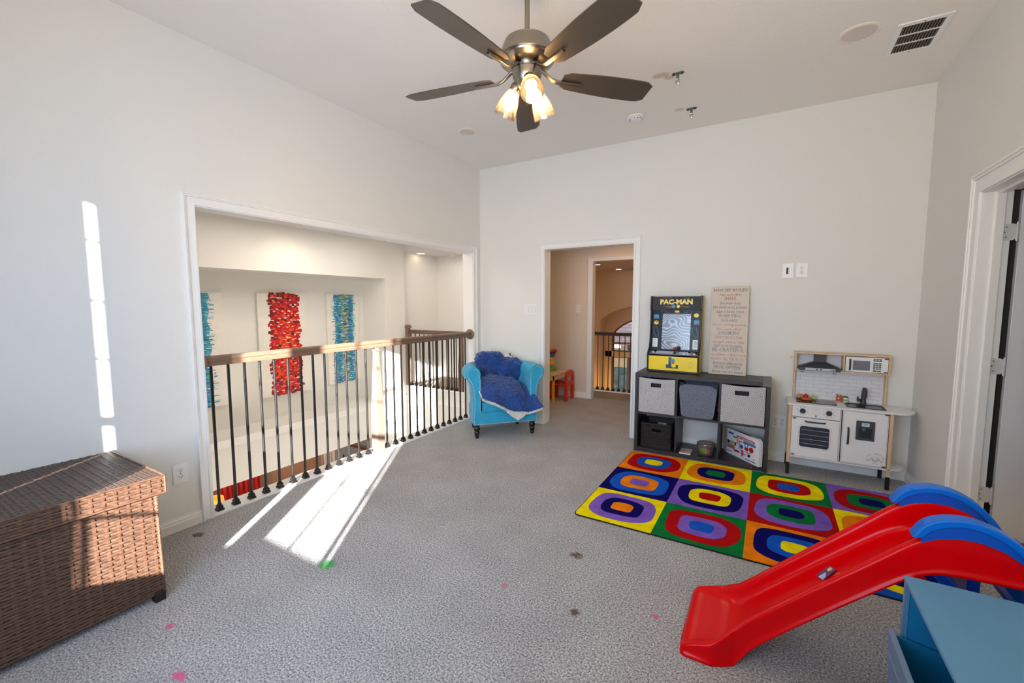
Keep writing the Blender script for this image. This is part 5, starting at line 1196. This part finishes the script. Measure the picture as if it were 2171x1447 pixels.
# oven door
od = MB(kt).ring([(x_, z_) for x_, z_ in rect_ring(3.322, .166, 3.637, .487, 6)], [rrect(3.378, .246, 3.580, .422, .022, 5)[(i + 15) % 24] for i in range(24)], 'y', KF - .002, KF + .010).build('oven_door', white_m, kt, smooth=False)
MB(kt).ring(rrect(3.371, .239, 3.587, .429, .026, 5), rrect(3.372, .240, 3.586, .428, .026, 5), 'y', KF - .0028, KF - .0018).build('window_outline', ink, od, smooth=False)
MB(kt).ring(rrect(3.374, .242, 3.584, .426, .024, 5), rrect(3.380, .248, 3.578, .420, .021, 5), 'y', KF - .003, KF + .002).build('window_gasket', white_m, od)
MB(kt).prism(rrect(3.376, .244, 3.582, .424, .022, 5), 'y', KF + .004, KF + .006).build('window', glass('smoked_window', (.62, .66, .70, 1), gloss=.02, rough=.25), od, smooth=False)
MB(kt).box((3.36, KF + .02, .2), (3.60, KF + .024, .45)).build('oven_back', mat('grey_oven_inside', rgb(150, 156, 166), .6), od, smooth=False)
q = MB(kt)
for z in (.276, .312, .348, .388): q.box((3.381, KF + .003, z - .0007), (3.577, KF + .0042, z + .0007))
q.build('rack_lines', white_m, od, smooth=False)
MB(kt).ring(circ(3.463, .306, .014, 20), circ(3.463, .306, .009, 20), 'y', KF + .003, KF + .0045).build('fan_icon', mat('dim_slate', rgb(90, 94, 104), .5), od, smooth=False)
def bar(a, b, name, par):
    a = Vector(a); b = Vector(b); m = (a + b) / 2 + Vector((0, -.022, 0)); q = MB(kt)
    q.tube([a, a + Vector((0, -.014, 0)) + (b - a) * .04, m - (b - a) * .2, m, m + (b - a) * .2, b + Vector((0, -.014, 0)) - (b - a) * .04, b], .0065, 8); return q.build(name, mat('graphite_handle', rgb(46, 47, 52), .45), par)
bar((3.416, KF - .002, .461), (3.546, KF - .002, .461), 'handle', od)
q = MB(kt)
for x, z in ((3.328, .478), (3.328, .176)): q.box((x, KF - .004, z - .006), (x + .024, KF - .001, z + .006), .001)
q.build('brass_hinge', mat('dull_bronze', rgb(110, 88, 66), .4, metal=.6), od)
# right door with ice dispenser and print
rd = MB(kt).box((3.655, KF - .002, .166), (3.932, KF + .010, .583), .001).build('cupboard_door', white_m, kt)
q = MB(kt); q.ring(rrect(3.660, .171, 3.928, .579, .008, 3), rrect(3.6612, .1722, 3.9268, .5778, .008, 3), 'y', KF - .0027, KF - .0018); q.build('door_outline', ink, rd, smooth=False)
bar((3.693, KF - .002, .320), (3.693, KF - .002, .448), 'handle', rd)
q = MB(kt)
for x, z in ((3.908, .576), (3.908, .174)): q.box((x, KF - .004, z - .006), (x + .024, KF - .001, z + .006), .001)
q.build('brass_hinge', MATS['dull_bronze'], rd)
ds = MB(kt).ring([(x_, z_) for x_, z_ in rrect(3.740, .363, 3.853, .513, .004, 2)], rrect(3.756, .383, 3.836, .462, .002, 2), 'y', KF - .009, KF - .001).build('dispenser', mat('graphite_plastic', rgb(66, 66, 72), .45), rd)
MB(kt).box((3.756, KF - .0025, .383), (3.836, KF - .0015, .462)).build('recess', mat('dark_teal_recess', rgb(34, 42, 48), .4), rd, smooth=False)
MB(kt).box((3.776, KF - .010, .436), (3.800, KF - .002, .462), .002).build('spout', mat('slate_spout', rgb(84, 88, 94), .4), rd)
MB(kt).prism(rrect(3.772, .472, 3.820, .500, .006, 3), 'y', KF - .0105, KF - .008).build('display', mat('pale_blue_display', rgb(176, 206, 226), .3), rd)
q = MB(kt); q.ring([(3.796, .478), (3.808, .490), (3.803, .495), (3.796, .489), (3.789, .495), (3.784, .490)], [(3.796, .481), (3.805, .490), (3.803, .492), (3.796, .486), (3.789, .492), (3.787, .490)], 'y', KF - .0112, KF - .0104); q.build('display_icon', mat('cyan_print', rgb(90, 160, 190), .4), rd, smooth=False)
# ice cream emblem
q = MB(kt); word = 'ICE CREAM'; cx, cz, rr_ = 3.866, .212, .052
for i, ch in enumerate(word):
    if ch == ' ': continue
    a = R(152 - 124 * i / (len(word) - 1)); o = Vector((cx + rr_ * math.cos(a), KF - .0026, cz + rr_ * math.sin(a))); t = Vector((math.sin(a), 0, -math.cos(a))); up = Vector((math.cos(a), 0, math.sin(a)))
    text_on(q, ch, .0135, o, t, up, bold=.0002)
text_on(q, 'HOMEMADE', .0062, (cx, KF - .0026, .190), (1, 0, 0), (0, 0, 1), width=.046)
text_on(q, 'LAND', .005, (cx, KF - .0026, .249), (1, 0, 0), (0, 0, 1), width=.014)
q.build('emblem_lettering', ink, rd, smooth=False)
q = MB(kt)
def ln(a, b, r_=.0006): q.tube([(a[0], KF - .0024, a[1]), (b[0], KF - .0024, b[1])], r_, 4)
for s in (-1, 1):
    ln((cx, .203), (cx + s * .008, .224)); ln((cx, .203), (cx + s * .028, .224)); ln((cx + s * .008, .224), (cx + s * .028, .224)); ln((cx + s * .004, .212), (cx + s * .020, .224)); ln((cx + s * .015, .212), (cx + s * .009, .224))
    q.tube([(cx + s * (.017 + .0115 * math.cos(a)), KF - .0024, .2255 + .012 * math.sin(a)) for a in [PI * k / 8 for k in range(9)]], .0006, 4); q.tube([(cx + s * (.017 + .011 * math.cos(a)), KF - .0024, .2295 + .004 * math.sin(a * 2)) for a in [PI * k / 8 for k in range(9)]], .0006, 4)
    for k in range(3): ln((cx + s * .027, .211 + k * .006), (cx + s * .052, .213 + k * .006 - .002))
q.build('emblem_cones', ink, rd, smooth=False)
# cooktop, sink, tap
ct = MB(kt).box((3.352, -.245, KZ), (3.622, -.062, KZ + .005), .002).build('cooktop', mat('black_glass', rgb(26, 26, 30), .08), kt)
q = MB(kt)
for x in (3.42, 3.545): q.ring(circ(x, -.15, .045, 24), circ(x, -.15, .043, 24), 'z', KZ + .005, KZ + .0054)
q.build('burner_rings', mat('rust_ring', rgb(120, 70, 66), .4), ct, smooth=False)
snk_m = mat('black_sink', rgb(34, 36, 40), .35)
sk = MB(kt).ring(rrect(3.683, -.254, 3.926, -.085, .02, 4), rrect(3.697, -.243, 3.912, -.098, .02, 4), 'z', KZ, KZ + .005).build('sink', snk_m, kt)
rows = []
for z, d in ((KZ + .003, 0), (KZ - .010, .002), (KZ - .012, .004)): rows.append([(x_, y_, z) for x_, y_ in rrect(3.697 + d, -.243 + d, 3.912 - d, -.098 - d, .02, 4)])
b = MB(kt); b.grid(rows, wrap=True); m_ = len(rows[0]); b.f.append(tuple(range(2 * m_, 3 * m_))); b.build('basin', snk_m, sk)
MB(kt).prism(rrect(3.699, -.241, 3.910, -.1, .02, 4), 'z', KZ + .0004, KZ + .0010).build('basin_floor', mat('basin_black', rgb(24, 25, 28), .2), sk, smooth=False)
tp = MB(kt).tube([(3.812, -.052, KZ), (3.812, -.052, KZ + .02), (3.812, -.052, KZ + .095)] + [(3.812, -.052 - .026 + .026 * math.cos(R(a)), KZ + .095 + .030 * math.sin(R(a))) for a in range(20, 181, 20)] + [(3.812, -.104, KZ + .075), (3.812, -.104, KZ + .062)], [.022, .017, .0145] + [.0145] * 9 + [.0145, .015], 14).build('tap', mat('charcoal_tap', rgb(52, 54, 60), .4), kt)
MB(kt).tube([(3.80, -.052, KZ + .028), (3.772, -.056, KZ + .028)], .012, 12).tube([(3.775, -.056, KZ + .03), (3.775, -.056, KZ + .058)], [.007, .005], 8).build('tap_handle', MATS['charcoal_tap'], tp)
# upper tower: sides, top, dividing boards
TX0, TX1, TF, TB, TT = 3.330, 3.952, -.128, -.012, 1.004
for x in (TX0, TX1 - .013):
    MB(kt).box((x, -.062, KZ), (x + .013, TB, .852), .0015).build('tower_side', birch_m, kt)
    MB(kt).box((x, TF, .852), (x + .013, TB, TT - .012), .0015).build('tower_upper_side', birch_m, kt)
MB(kt).box((TX0 - .006, TF - .004, TT - .012), (TX1 + .006, TB, TT), .0015).build('tower_top', birchx_m, kt)
MB(kt).box((3.656, TF, .866), (3.668, TB, TT - .012), .001).build('tower_divider', birch_m, kt)
MB(kt).box((TX0 + .013, TF, .853), (3.372, TB, .863)).box((3.636, TF, .853), (TX1 - .013, TB, .863)).build('tower_shelf', birchx_m, kt, smooth=False)
MB(kt).box((TX0 + .013, -.016, .863), (TX1 - .013, -.012, TT - .012)).build('tower_back', mat('pale_blue_white', rgb(218, 222, 230), .5), kt, smooth=False)
MB(kt).tube([(TX0 - .03, -.09, .952), (TX0, -.09, .952)], .0035, 8).tube([(TX0 - .032, -.09, .952), (TX0 - .026, -.09, .952)], .006, 8).build('side_peg', birch_m, kt)
# subway tile splashback: tiles are pieces with recessed joints
sp0 = MB(kt).box((TX0 + .013, -.018, KZ), (TX1 - .013, -.015, .853)).build('splashback', mat('tile_joint', rgb(120, 122, 130), .7), kt, smooth=False)
tm = mat('white_tile', rgb(226, 228, 234), .35); th_, tw_ = .0316, .0965; nrow = 8
X0, X1 = TX0 + .0135, TX1 - .0135
for r_ in range(nrow):
    z1 = .852 - r_ * th_; z0 = max(KZ + .001, z1 - th_ + .0012)
    if z1 - z0 < .004: continue
    x = X0 - (tw_ * (.16 if r_ % 2 else .62))
    while x < X1:
        a, b_ = max(X0, x), min(X1, x + tw_ - .0012)
        if b_ - a > .004: MB(kt).box((a, -.0205, z0), (b_, -.0175, z1)).build('tile', tm, sp0, smooth=False)
        x += tw_
# hood
hd_m = mat('anthracite_hood', rgb(58, 60, 68), .45)
hd = MB(kt); hx0, hx1 = 3.362, 3.640
sec_ = [(3.362, TF - .012, .862), (3.362, TF - .012, .880), (3.466, -.085, .926), (3.466, -.085, TT - .014)]
loops = []
for (x0_, x1_, yf, z) in ((3.360, 3.642, TF - .014, .856), (3.360, 3.642, TF - .014, .880), (3.466, 3.545, -.088, .924), (3.466, 3.545, -.088, TT - .013)): loops.append([(x0_, yf, z), (x1_, yf, z), (x1_, -.017, z), (x0_, -.017, z)])
hd.grid(loops, wrap=True); hd.f += [(3, 2, 1, 0), (12, 13, 14, 15)]; hdo = hd.build('range_hood', hd_m, kt, smooth=False, fixn=True)
MB(kt).box((3.405, TF - .0165, .8585), (3.608, TF - .0135, .8775), .001).build('hood_panel', mat('silver_panel', rgb(196, 200, 206), .4), hdo)
q = MB(kt)
for x in (3.484, 3.512): q.lathe([(.0055, 0), (.0055, .004), (.001, .0042)], (x, TF - .0165, .868), 14, (0, -1, 0))
q.build('hood_button', slot_m, hdo)
q = MB(kt); q.prism([(3.565, .864), (3.602, .864), (3.602, .873)], 'y', TF - .0172, TF - .0162)
for k in range(8): q.box((3.415 + k * .006, TF - .0172, .866), (3.419 + k * .006, TF - .0162, .870))
q.build('hood_print', ink, hdo, smooth=False)
for x, h in ((3.386, .016), (3.606, .020)):
    MB(kt).tube([(x - .010, TF - .008, .857), (x - .010, TF - .010, .857 - h * .55)] + [(x - .010 + .010 - .010 * math.cos(R(a)), TF - .010, .857 - h * .55 - .009 * math.sin(R(a))) for a in range(20, 200, 30)], .0022, 6).build('hook', hd_m, hdo)
# microwave
mw = MB(kt).box((3.672, TF - .004, .866), (3.936, TF + .008, .986), .0015).build('microwave_door', white_m, kt)
MB(kt).box((3.719, TF - .0052, .882), (3.826, TF - .0035, .958)).build('window', mat('smoked_grey_pane', rgb(116, 120, 130), .15), mw, smooth=False)
q = MB(kt); q.tube([(3.700, TF - .004, .880), (3.700, TF - .014, .884), (3.700, TF - .018, .922), (3.700, TF - .014, .962), (3.700, TF - .004, .966)], .0062, 8); q.build('handle', MATS['graphite_handle'], mw)
q = MB(kt); q.box((3.846, TF - .0052, .957), (3.894, TF - .0035, .977))
for r_ in range(4):
    for c_ in range(3): q.box((3.846 + c_ * .0172, TF - .0052, .940 - r_ * .0138 - .0044), (3.846 + c_ * .0172 + .0132, TF - .0035, .940 - r_ * .0138 + .0056))
q.box((3.846, TF - .0052, .876), (3.868, TF - .0035, .886)); q.box((3.872, TF - .0052, .876), (3.894, TF - .0035, .886)); q.build('keypad', slot_m, mw, smooth=False)
q = MB(kt); text_on(q, '01:30', .016, (3.870, TF - .0056, .9615), (1, 0, 0), (0, 0, 1), width=.036, bold=.0005)
for i, ch in enumerate('123456789*0#'): text_on(q, ch, .0085, (3.8526 + (i % 3) * .0172, TF - .0056, .9375 - (i // 3) * .0138), (1, 0, 0), (0, 0, 1))
text_on(q, 'STOP', .006, (3.857, TF - .0056, .8788), (1, 0, 0), (0, 0, 1), width=.015); text_on(q, 'START', .006, (3.883, TF - .0056, .8788), (1, 0, 0), (0, 0, 1), width=.016)
q.build('keypad_lettering', white_m, mw, smooth=False)
q = MB(kt)
for z in (.978, .874): q.box((3.912, TF - .006, z - .005), (3.936, TF - .0035, z + .005), .001)
q.build('brass_hinge', MATS['dull_bronze'], mw)
# toy food
ZC = KZ + .0055
def food(name, label, cat, c, r_, m_, seed, amp=.1):
    t = thing(name, label, cat, (c[0], c[1], ZC)); blob(MB(t), (c[0], c[1], ZC + r_[2] * .96), r_, seed, amp).build('body', m_, t); return t
food('toy_potato', 'orange tan toy potato at the corner of the toy cooktop', 'toy food', (3.378, -.082), (.023, .019, .019), mat('potato_skin', rgb(214, 146, 88), .5, vary=.1, vscale=30), 2)
t = food('toy_tomato', 'shiny red toy tomato between the toy potato and the lettuce', 'toy food', (3.423, -.088), (.0185, .0185, .0205), mat('tomato_red', rgb(196, 14, 20), .2), 5, .05)
MB(t).lathe([(.006, 0), (.002, .006)], (3.423, -.088, ZC + .0395), 8).build('stem', mat('leaf_green', rgb(60, 110, 40), .5), t)
food('toy_lettuce', 'pale green toy lettuce at the back of the toy cooktop', 'toy food', (3.472, -.088), (.026, .019, .018), mat('lettuce_green', rgb(196, 214, 150), .6, vary=.3, vscale=40, bump=.6, bscale=60), 7, .25)
t = thing('toy_hot_dog', 'orange toy hot dog bun lying in front of the toy tomato', 'toy food', (3.423, -.150, ZC))
bn = mat('toast_orange', rgb(190, 88, 44), .5)
MB(t).tube([(3.386, -.146, ZC + .012), (3.394, -.146, ZC + .0125), (3.423, -.147, ZC + .013), (3.452, -.148, ZC + .0125), (3.462, -.148, ZC + .012)], [.004, .011, .0125, .011, .004], 10).build('sausage', mat('sausage_red', rgb(200, 70, 36), .4), t)
for dy in (-.018, .012): MB(t).tube([(3.388, -.148 + dy, ZC + .0095), (3.397, -.148 + dy, ZC + .0095), (3.423, -.148 + dy, ZC + .0100), (3.452, -.148 + dy, ZC + .0095), (3.462, -.148 + dy, ZC + .0095)], [.003, .0085, .0095, .0085, .003], 10).build('bun', bn, t)
t = thing('toy_can', 'small toy tin with an orange beans label beside the sink', 'toy food', (3.652, -.062, KZ))
MB(t).lathe([(.0205, 0), (.0215, .002), (.0215, .004), (.0205, .0055), (.0205, .058), (.0215, .0595), (.0215, .062), (.0195, .0625), (.019, .061), (.001, .061)], (3.652, -.062, KZ), 28).build('tin', steel_m, t)
MB(t).lathe([(.0208, .007), (.0208, .057)], (3.652, -.062, KZ), 28, capped=False).build('label', mat('orange_bean_label', rgb(206, 100, 36), .4, vary=.7, vscale=70), t)
MB(t).lathe([(.013, -.0002), (.013, .0012), (.001, .0012)], (3.647, -.0825, KZ + .022), 16, (-.24, -1, 0)).build('label_spot', mat('red_print', rgb(200, 24, 36), .4), t)
MB(t).lathe([(.006, .001), (.005, .002), (.001, .002)], (3.646, -.083, KZ + .033), 12, (-.24, -1, 0)).build('label_dot', white_m, t)
t = thing('toy_jar', 'tiny toy jar with a cream label and dark lid beside the toy tin', 'toy food', (3.697, -.052, KZ))
MB(t).lathe([(.0165, 0), (.0175, .004), (.0175, .036), (.015, .041)], (3.697, -.052, KZ), 24).build('jar', mat('cream_green_label', rgb(216, 220, 190), .4, vary=.2, vscale=60), t)
MB(t).lathe([(.0158, .0412), (.0158, .050), (.014, .0515), (.001, .0515)], (3.697, -.052, KZ), 24).build('lid', mat('olive_lid', rgb(74, 80, 70), .35), t)
MB(t).lathe([(.0178, .015), (.0178, .024)], (3.697, -.052, KZ), 24, capped=False).build('label_band', mat('sage_band', rgb(150, 166, 120), .5), t)

# ================================================================== SLIDE
sl = thing('toddler_slide', 'red plastic toddler slide with blue handrails standing over the play rug', 'slide', (3.45, -2.52, 0))
YC = -2.515
def prof_at(x, tab):
    for (xa, a), (xb, b_) in zip(tab[:-1], tab[1:]):
        if x <= xb: 
            t = max(0, (x - xa) / (xb - xa)); return a + (b_ - a) * t
    return tab[-1][1]
BOT = [(2.868, .0), (2.90, 0), (3.062, 0), (3.078, .015), (3.10, .055), (3.135, .105), (3.27, .245), (3.40, .375), (3.49, .462), (3.56, .53), (3.60, .553), (3.66, .566), (3.95, .575)]
TOP = [(2.868, .028), (2.885, .048), (2.93, .066), (2.99, .088), (3.02, .112), (3.06, .148), (3.10, .190), (3.22, .312), (3.36, .450), (3.48, .568), (3.565, .655), (3.61, .684), (3.66, .699), (3.71, .700), (3.76, .686), (3.80, .660), (3.84, .618), (3.87, .590), (3.95, .578)]
BED = [(2.868, .022), (2.885, .040), (2.93, .050), (2.99, .052), (3.04, .066), (3.08, .094), (3.22, .232), (3.36, .366), (3.48, .480), (3.55, .545), (3.59, .568), (3.64, .578), (3.95, .579)]
HW = [(2.868, .196), (2.885, .212), (2.99, .212), (3.03, .190), (3.07, .166), (3.12, .157), (3.95, .157)]
xs = sorted(set([2.868, 2.874, 2.885, 2.9, 2.93, 2.96, 2.99, 3.005, 3.02, 3.04, 3.06, 3.07, 3.085, 3.10, 3.12, 3.15, 3.2] + [3.25 + .05 * k for k in range(15)]))
rows = []
for x in xs:
    zb, zt, zd, hw = (prof_at(x, t_) for t_ in (BOT, TOP, BED, HW)); rw = .020 if x > 3.05 else .012 + .008 * max(0, (x - 2.99) / .06)
    inner = hw - .034; zt = max(zt, zd + .004); r_ = []
    half = [(hw + .010, zb), (hw + .010, zb + .012), (hw + .002, zb + .018), (hw, zb + (zt - zb) * .6), (hw, zt - .012), (hw - .004, zt - .004), (hw - .011, zt), (hw - .022, zt), (hw - .030, zt - .005), (inner, zt - .014 if zt - zd > .02 else zd + .002), (inner - .004, zd + min(.018, (zt - zd) * .4)), (inner - .012, zd + .006 * min(1, (zt - zd) / .03)), (inner - .03, zd), (inner * .5, zd - .001), (0, zd - .002)]
    r_ = [(x, YC - y, z) for y, z in half] + [(x, YC + y, z) for y, z in half[::-1][1:]]
    rows.append(r_)
b = MB(sl); b.grid(rows); n = len(rows[0])
b.f.append(tuple(range(n)))
ch = b.build('chute', red_m, sl, ang=80, fixn=True)
md = ch.modifiers.new('t', 'SOLIDIFY'); md.thickness = .005; md.offset = -1
md = ch.modifiers.new('s', 'SUBSURF'); md.levels = 1; md.render_levels = 1
# blue handrails
OUT = [Vector(p) for p in ((3.553, .664), (3.575, .705), (3.600, .728), (3.633, .742), (3.677, .749), (3.725, .741), (3.764, .724), (3.800, .697), (3.834, .658), (3.862, .608), (3.874, .570))]
GRV = [Vector(p) for p in ((3.578, .668), (3.596, .692), (3.618, .708), (3.645, .720), (3.680, .7255), (3.722, .7185), (3.756, .703), (3.788, .678), (3.817, .642), (3.840, .600), (3.850, .570))]
for s in (-1, 1):
    y = YC + s * .142; oo = [cr(OUT, k / 40) for k in range(41)]; gg = [cr(GRV, k / 40) for k in range(41)]
    hr = MB(sl).prism([(p.x, p.y) for p in oo] + [(p.x, p.y) for p in gg[::-1]], 'y', y - .026, y + .026).build('handrail', blue_m, sl, ang=50, bevel=.007, fixn=True)
    lowr = [(3.858, .572)] + [(x, prof_at(x, TOP) - .012) for x in [3.84 - .0125 * k for k in range(22)]]
    MB(sl).prism([(p.x, p.y + .004) for p in gg] + lowr, 'y', y - .0195, y + .0195).build('rail_web', mat('mid_blue_plastic', rgb(4, 82, 196), .3), hr, ang=50, fixn=True)
# ladder under the platform
for s in (-1, 1):
    y = YC + s * .142
    MB(sl).prism([(3.83, .60), (3.90, .60), (4.085, 0.0), (4.01, 0.0)], 'y', y - .022, y + .022).build('ladder_side', blue_m, sl, bevel=.006, fixn=True)
    MB(sl).prism([(3.60, .56), (3.645, .56), (4.02, .12), (4.03, .06)], 'y', y - .012, y + .012).build('brace', mat('deep_blue_plastic', rgb(4, 64, 176), .3), sl, bevel=.004, fixn=True)
for z in (.16, .32, .46):
    x = 4.06 - .18 * z / .55 - .01
    MB(sl).box((x - .075, YC - .125, z - .018), (x + .03, YC + .125, z + .018), .01).build('step', blue_m, sl)
MB(sl).box((3.70, YC - .125, .05), (3.73, YC + .125, .56), .006).build('support_panel', MATS['deep_blue_plastic'], sl)
# stickers on the chute
def on_bed(x, y): return Vector((x, y, prof_at(x, BED) + .0016))
def sticker(name, quad, m_, z=0):
    q = MB(sl); v = [on_bed(*p) + Vector((-.0022, 0, .0024)) * (1 + .25 * z) for p in quad]; q.add(v, [tuple(range(len(v)))]); return q.build(name, m_, sl, smooth=False)
sk_c = (3.352, -2.500)
dk_s = mat('purple_sticker_print', rgb(84, 66, 110), .35, vary=.5, vscale=60); lt_s = mat('ice_blue_print', rgb(160, 190, 226), .35, vary=.2, vscale=50)
st = [(3.332, -2.472), (3.375, -2.448), (3.392, -2.498), (3.350, -2.528)]
o1 = sticker('sticker', st, dk_s)
o1['label'] = 'torn purple and ice blue picture sticker'
sticker('sticker_patch', [(3.338, -2.490), (3.362, -2.484), (3.360, -2.514), (3.350, -2.527)], lt_s, 1)
sticker('sticker_patch', [(3.366, -2.470), (3.378, -2.464), (3.383, -2.485), (3.370, -2.490)], mat('blond_print', rgb(226, 196, 130), .35), 1)
o2 = sticker('sticker', [(3.356, -2.546), (3.392, -2.520), (3.402, -2.530), (3.366, -2.556)], mat('golden_scrap', rgb(190, 150, 80), .4, vary=.6, vscale=80)); o2['label'] = 'thin torn golden sticker scrap'
sticker('sticker_patch', [(3.352, -2.549), (3.374, -2.536), (3.376, -2.547), (3.356, -2.560)], mat('teal_scrap', rgb(60, 100, 120), .4, vary=.6, vscale=80), 1)

# ================================================================== BLUE TOY BIN CABINET
cb = thing('storage_cabinet', 'painted blue wooden toy cabinet with a tilted-out bin in the near corner', 'cabinet', (3.80, -3.15, 0))
CX, CY0, CY1, CT = 3.510, -3.70, -2.815, .600
MB(cb).box((CX, CY0, CT - .016), (4.10, CY1, CT), .003).build('top_board', cab_m, cb)
MB(cb).box((CX + .012, CY1 - .018, 0), (4.095, CY1 - .002, CT - .016), .002).build('side_panel', cabi_m, cb)
MB(cb).box((CX + .012, CY0 + .002, 0), (4.095, CY0 + .018, CT - .016), .002).build('side_panel', cabi_m, cb)
MB(cb).box((4.08, CY0 + .018, .02), (4.095, CY1 - .018, CT - .016)).build('back_panel', cabi_m, cb, smooth=False)
MB(cb).box((CX + .012, CY0 + .018, .02), (4.08, CY1 - .018, .035)).build('bottom_board', cabi_m, cb, smooth=False)
MB(cb).box((CX + .001, CY1 - .02, 0), (CX + .012, CY1 - .003, CT - .016)).build('front_edge', cab_m, cb, smooth=False)
bn = MB(cb).prism([(CX - .030, .425), (CX - .016, .430), (CX + .008, .045), (CX - .006, .045)], 'y', CY0 + .02, CY1 - .012).build('bin_front', cabd_m, cb, smooth=False, bevel=.002, fixn=True)
for z in (.355, .270, .185, .10):
    x = CX - .030 + .024 * (.425 - z) / .38
    MB(cb).box((x - .0012, CY0 + .02, z - .0015), (x + .003, CY1 - .012, z + .0015)).build('groove', mat('groove_light', rgb(134, 160, 190), .5), bn, smooth=False)
for y in (CY0 + .03, CY1 - .03): MB(cb).prism([(CX - .016, .420), (CX + .25, .380), (CX + .25, .05), (CX + .008, .05)], 'y', y - .004, y + .004).build('bin_side', cabi_m, bn, smooth=False, fixn=True)

# ================================================================== VESTIBULE: children's table, chair, toy
tb = thing('activity_table', 'cream plastic children\'s table with yellow legs past the doorway', 'table', (.24, 1.25, 0))
crm = mat('cream_plastic', rgb(232, 208, 164), .4); yel = mat('mustard_plastic', rgb(226, 168, 30), .4)
MB(tb).box((-.01, 1.045, .385), (.535, 1.555, .402), .006).build('tabletop', crm, tb)
MB(tb).box((.01, 1.062, .318), (.520, 1.076, .386)).box((.506, 1.062, .318), (.520, 1.54, .386)).box((.01, 1.526, .318), (.520, 1.54, .386)).build('apron', crm, tb, smooth=False)
for x, y in ((.505, 1.077), (.505, 1.525), (.03, 1.077), (.03, 1.525)): MB(tb).lathe([(.024, 0), (.0245, .06), (.023, .065), (.0225, .318)], (x, y, 0), 20).build('leg', yel, tb)
cr_ = mat('tomato_red_plastic', rgb(214, 40, 24), .35)
ch_ = thing('toddler_chair', 'small red plastic chair pulled up to the cream children\'s table', 'chair', (.49, 1.32, 0))
for x, y in ((.645, 1.215), (.645, 1.440), (.39, 1.215), (.39, 1.440)): MB(ch_).box((x - .022, y - .022, 0), (x + .022, y + .022, .255), .006).build('leg', cr_, ch_)
MB(ch_).box((.36, 1.19, .222), (.668, 1.465, .250), .01).build('seat', cr_, ch_)
q = MB(ch_)
o_ = [(1.193, .245), (1.462, .245), (1.462, .35)] + [(1.3275 + .1345 * math.cos(R(a)), .375 + .075 * math.sin(R(a))) for a in range(0, 181, 15)] + [(1.193, .35)]
i_ = [(1.24, .285), (1.415, .285), (1.415, .34)] + [(1.3275 + .085 * math.cos(R(a)), .345 + .030 * math.sin(R(a))) for a in range(0, 181, 15)] + [(1.24, .34)]
q.ring(o_, i_, 'x', .632, .664); q.build('backrest', cr_, ch_, bevel=.006, fixn=True)
ty = thing('ball_tower', 'green, yellow and red plastic ball tower toy standing on the children\'s table', 'toy', (.30, 1.40, .402))
MB(ty).lathe([(.10, 0), (.10, .02), (.085, .055), (.055, .075), (.01, .08)], (.30, 1.40, .402), 24).build('base', mat('grass_green_plastic', rgb(110, 160, 34), .4), ty)
MB(ty).box((.255, 1.355, .475), (.345, 1.445, .62), .01).build('tower', mat('sunny_plastic', rgb(232, 180, 40), .4, vary=.25, vscale=18), ty)
MB(ty).lathe([(.06, .215), (.075, .225), (.078, .265), (.07, .272)], (.30, 1.40, .402), 24).build('blue_ring', mat('toy_blue_plastic', rgb(46, 120, 170), .3), ty)
MB(ty).lathe([(.075, .272), (.105, .285), (.108, .305), (.10, .318), (.085, .312), (.01, .308)], (.30, 1.40, .402), 28).build('red_bowl', mat('cherry_plastic', rgb(176, 22, 22), .3), ty)
MB(ty).lathe([(.03, .305), (.045, .32), (.04, .34), (.01, .345)], (.27, 1.40, .402), 20).build('yellow_cap', mat('sunny_cap', rgb(244, 190, 20), .4), ty)
# ceiling fan of the great room, in front of its arched window
gf = thing('ceiling_fan', 'brown wooden ceiling fan in the great room in front of the arched window', 'ceiling fan', (1.02, 4.3, .52))
wd = mat('brown_blade', rgb(150, 106, 62), .5)
MB(gf).tube([(1.02, 4.3, .66), (1.02, 4.3, 2.13)], .012, 8).build('downrod', frm, gf)
MB(gf).lathe([(.03, .67), (.11, .64), (.12, .58), (.06, .53), (.01, .52)], (1.02, 4.3, 0), 24).build('motor_housing', frm, gf)
for k, a in enumerate((184, 112, 40, -32, -104)):
    M = Matrix.Translation((1.02, 4.3, .60)) @ Matrix.Rotation(R(a), 4, 'Z') @ Matrix.Rotation(R(-10), 4, 'X'); q = MB(gf)
    pl = [(.1, -.05), (.2, -.07), (.6, -.075), (.66, -.05), (.68, 0), (.66, .05), (.6, .075), (.2, .07), (.1, .05)]; n = len(pl)
    q.add([M @ Vector((x, y, -.004)) for x, y in pl] + [M @ Vector((x, y, .004)) for x, y in pl], [tuple(range(n - 1, -1, -1)), tuple(range(n, 2 * n))] + [(i, (i + 1) % n, n + (i + 1) % n, n + i) for i in range(n)]); q.build('blade', wd, gf, smooth=False)
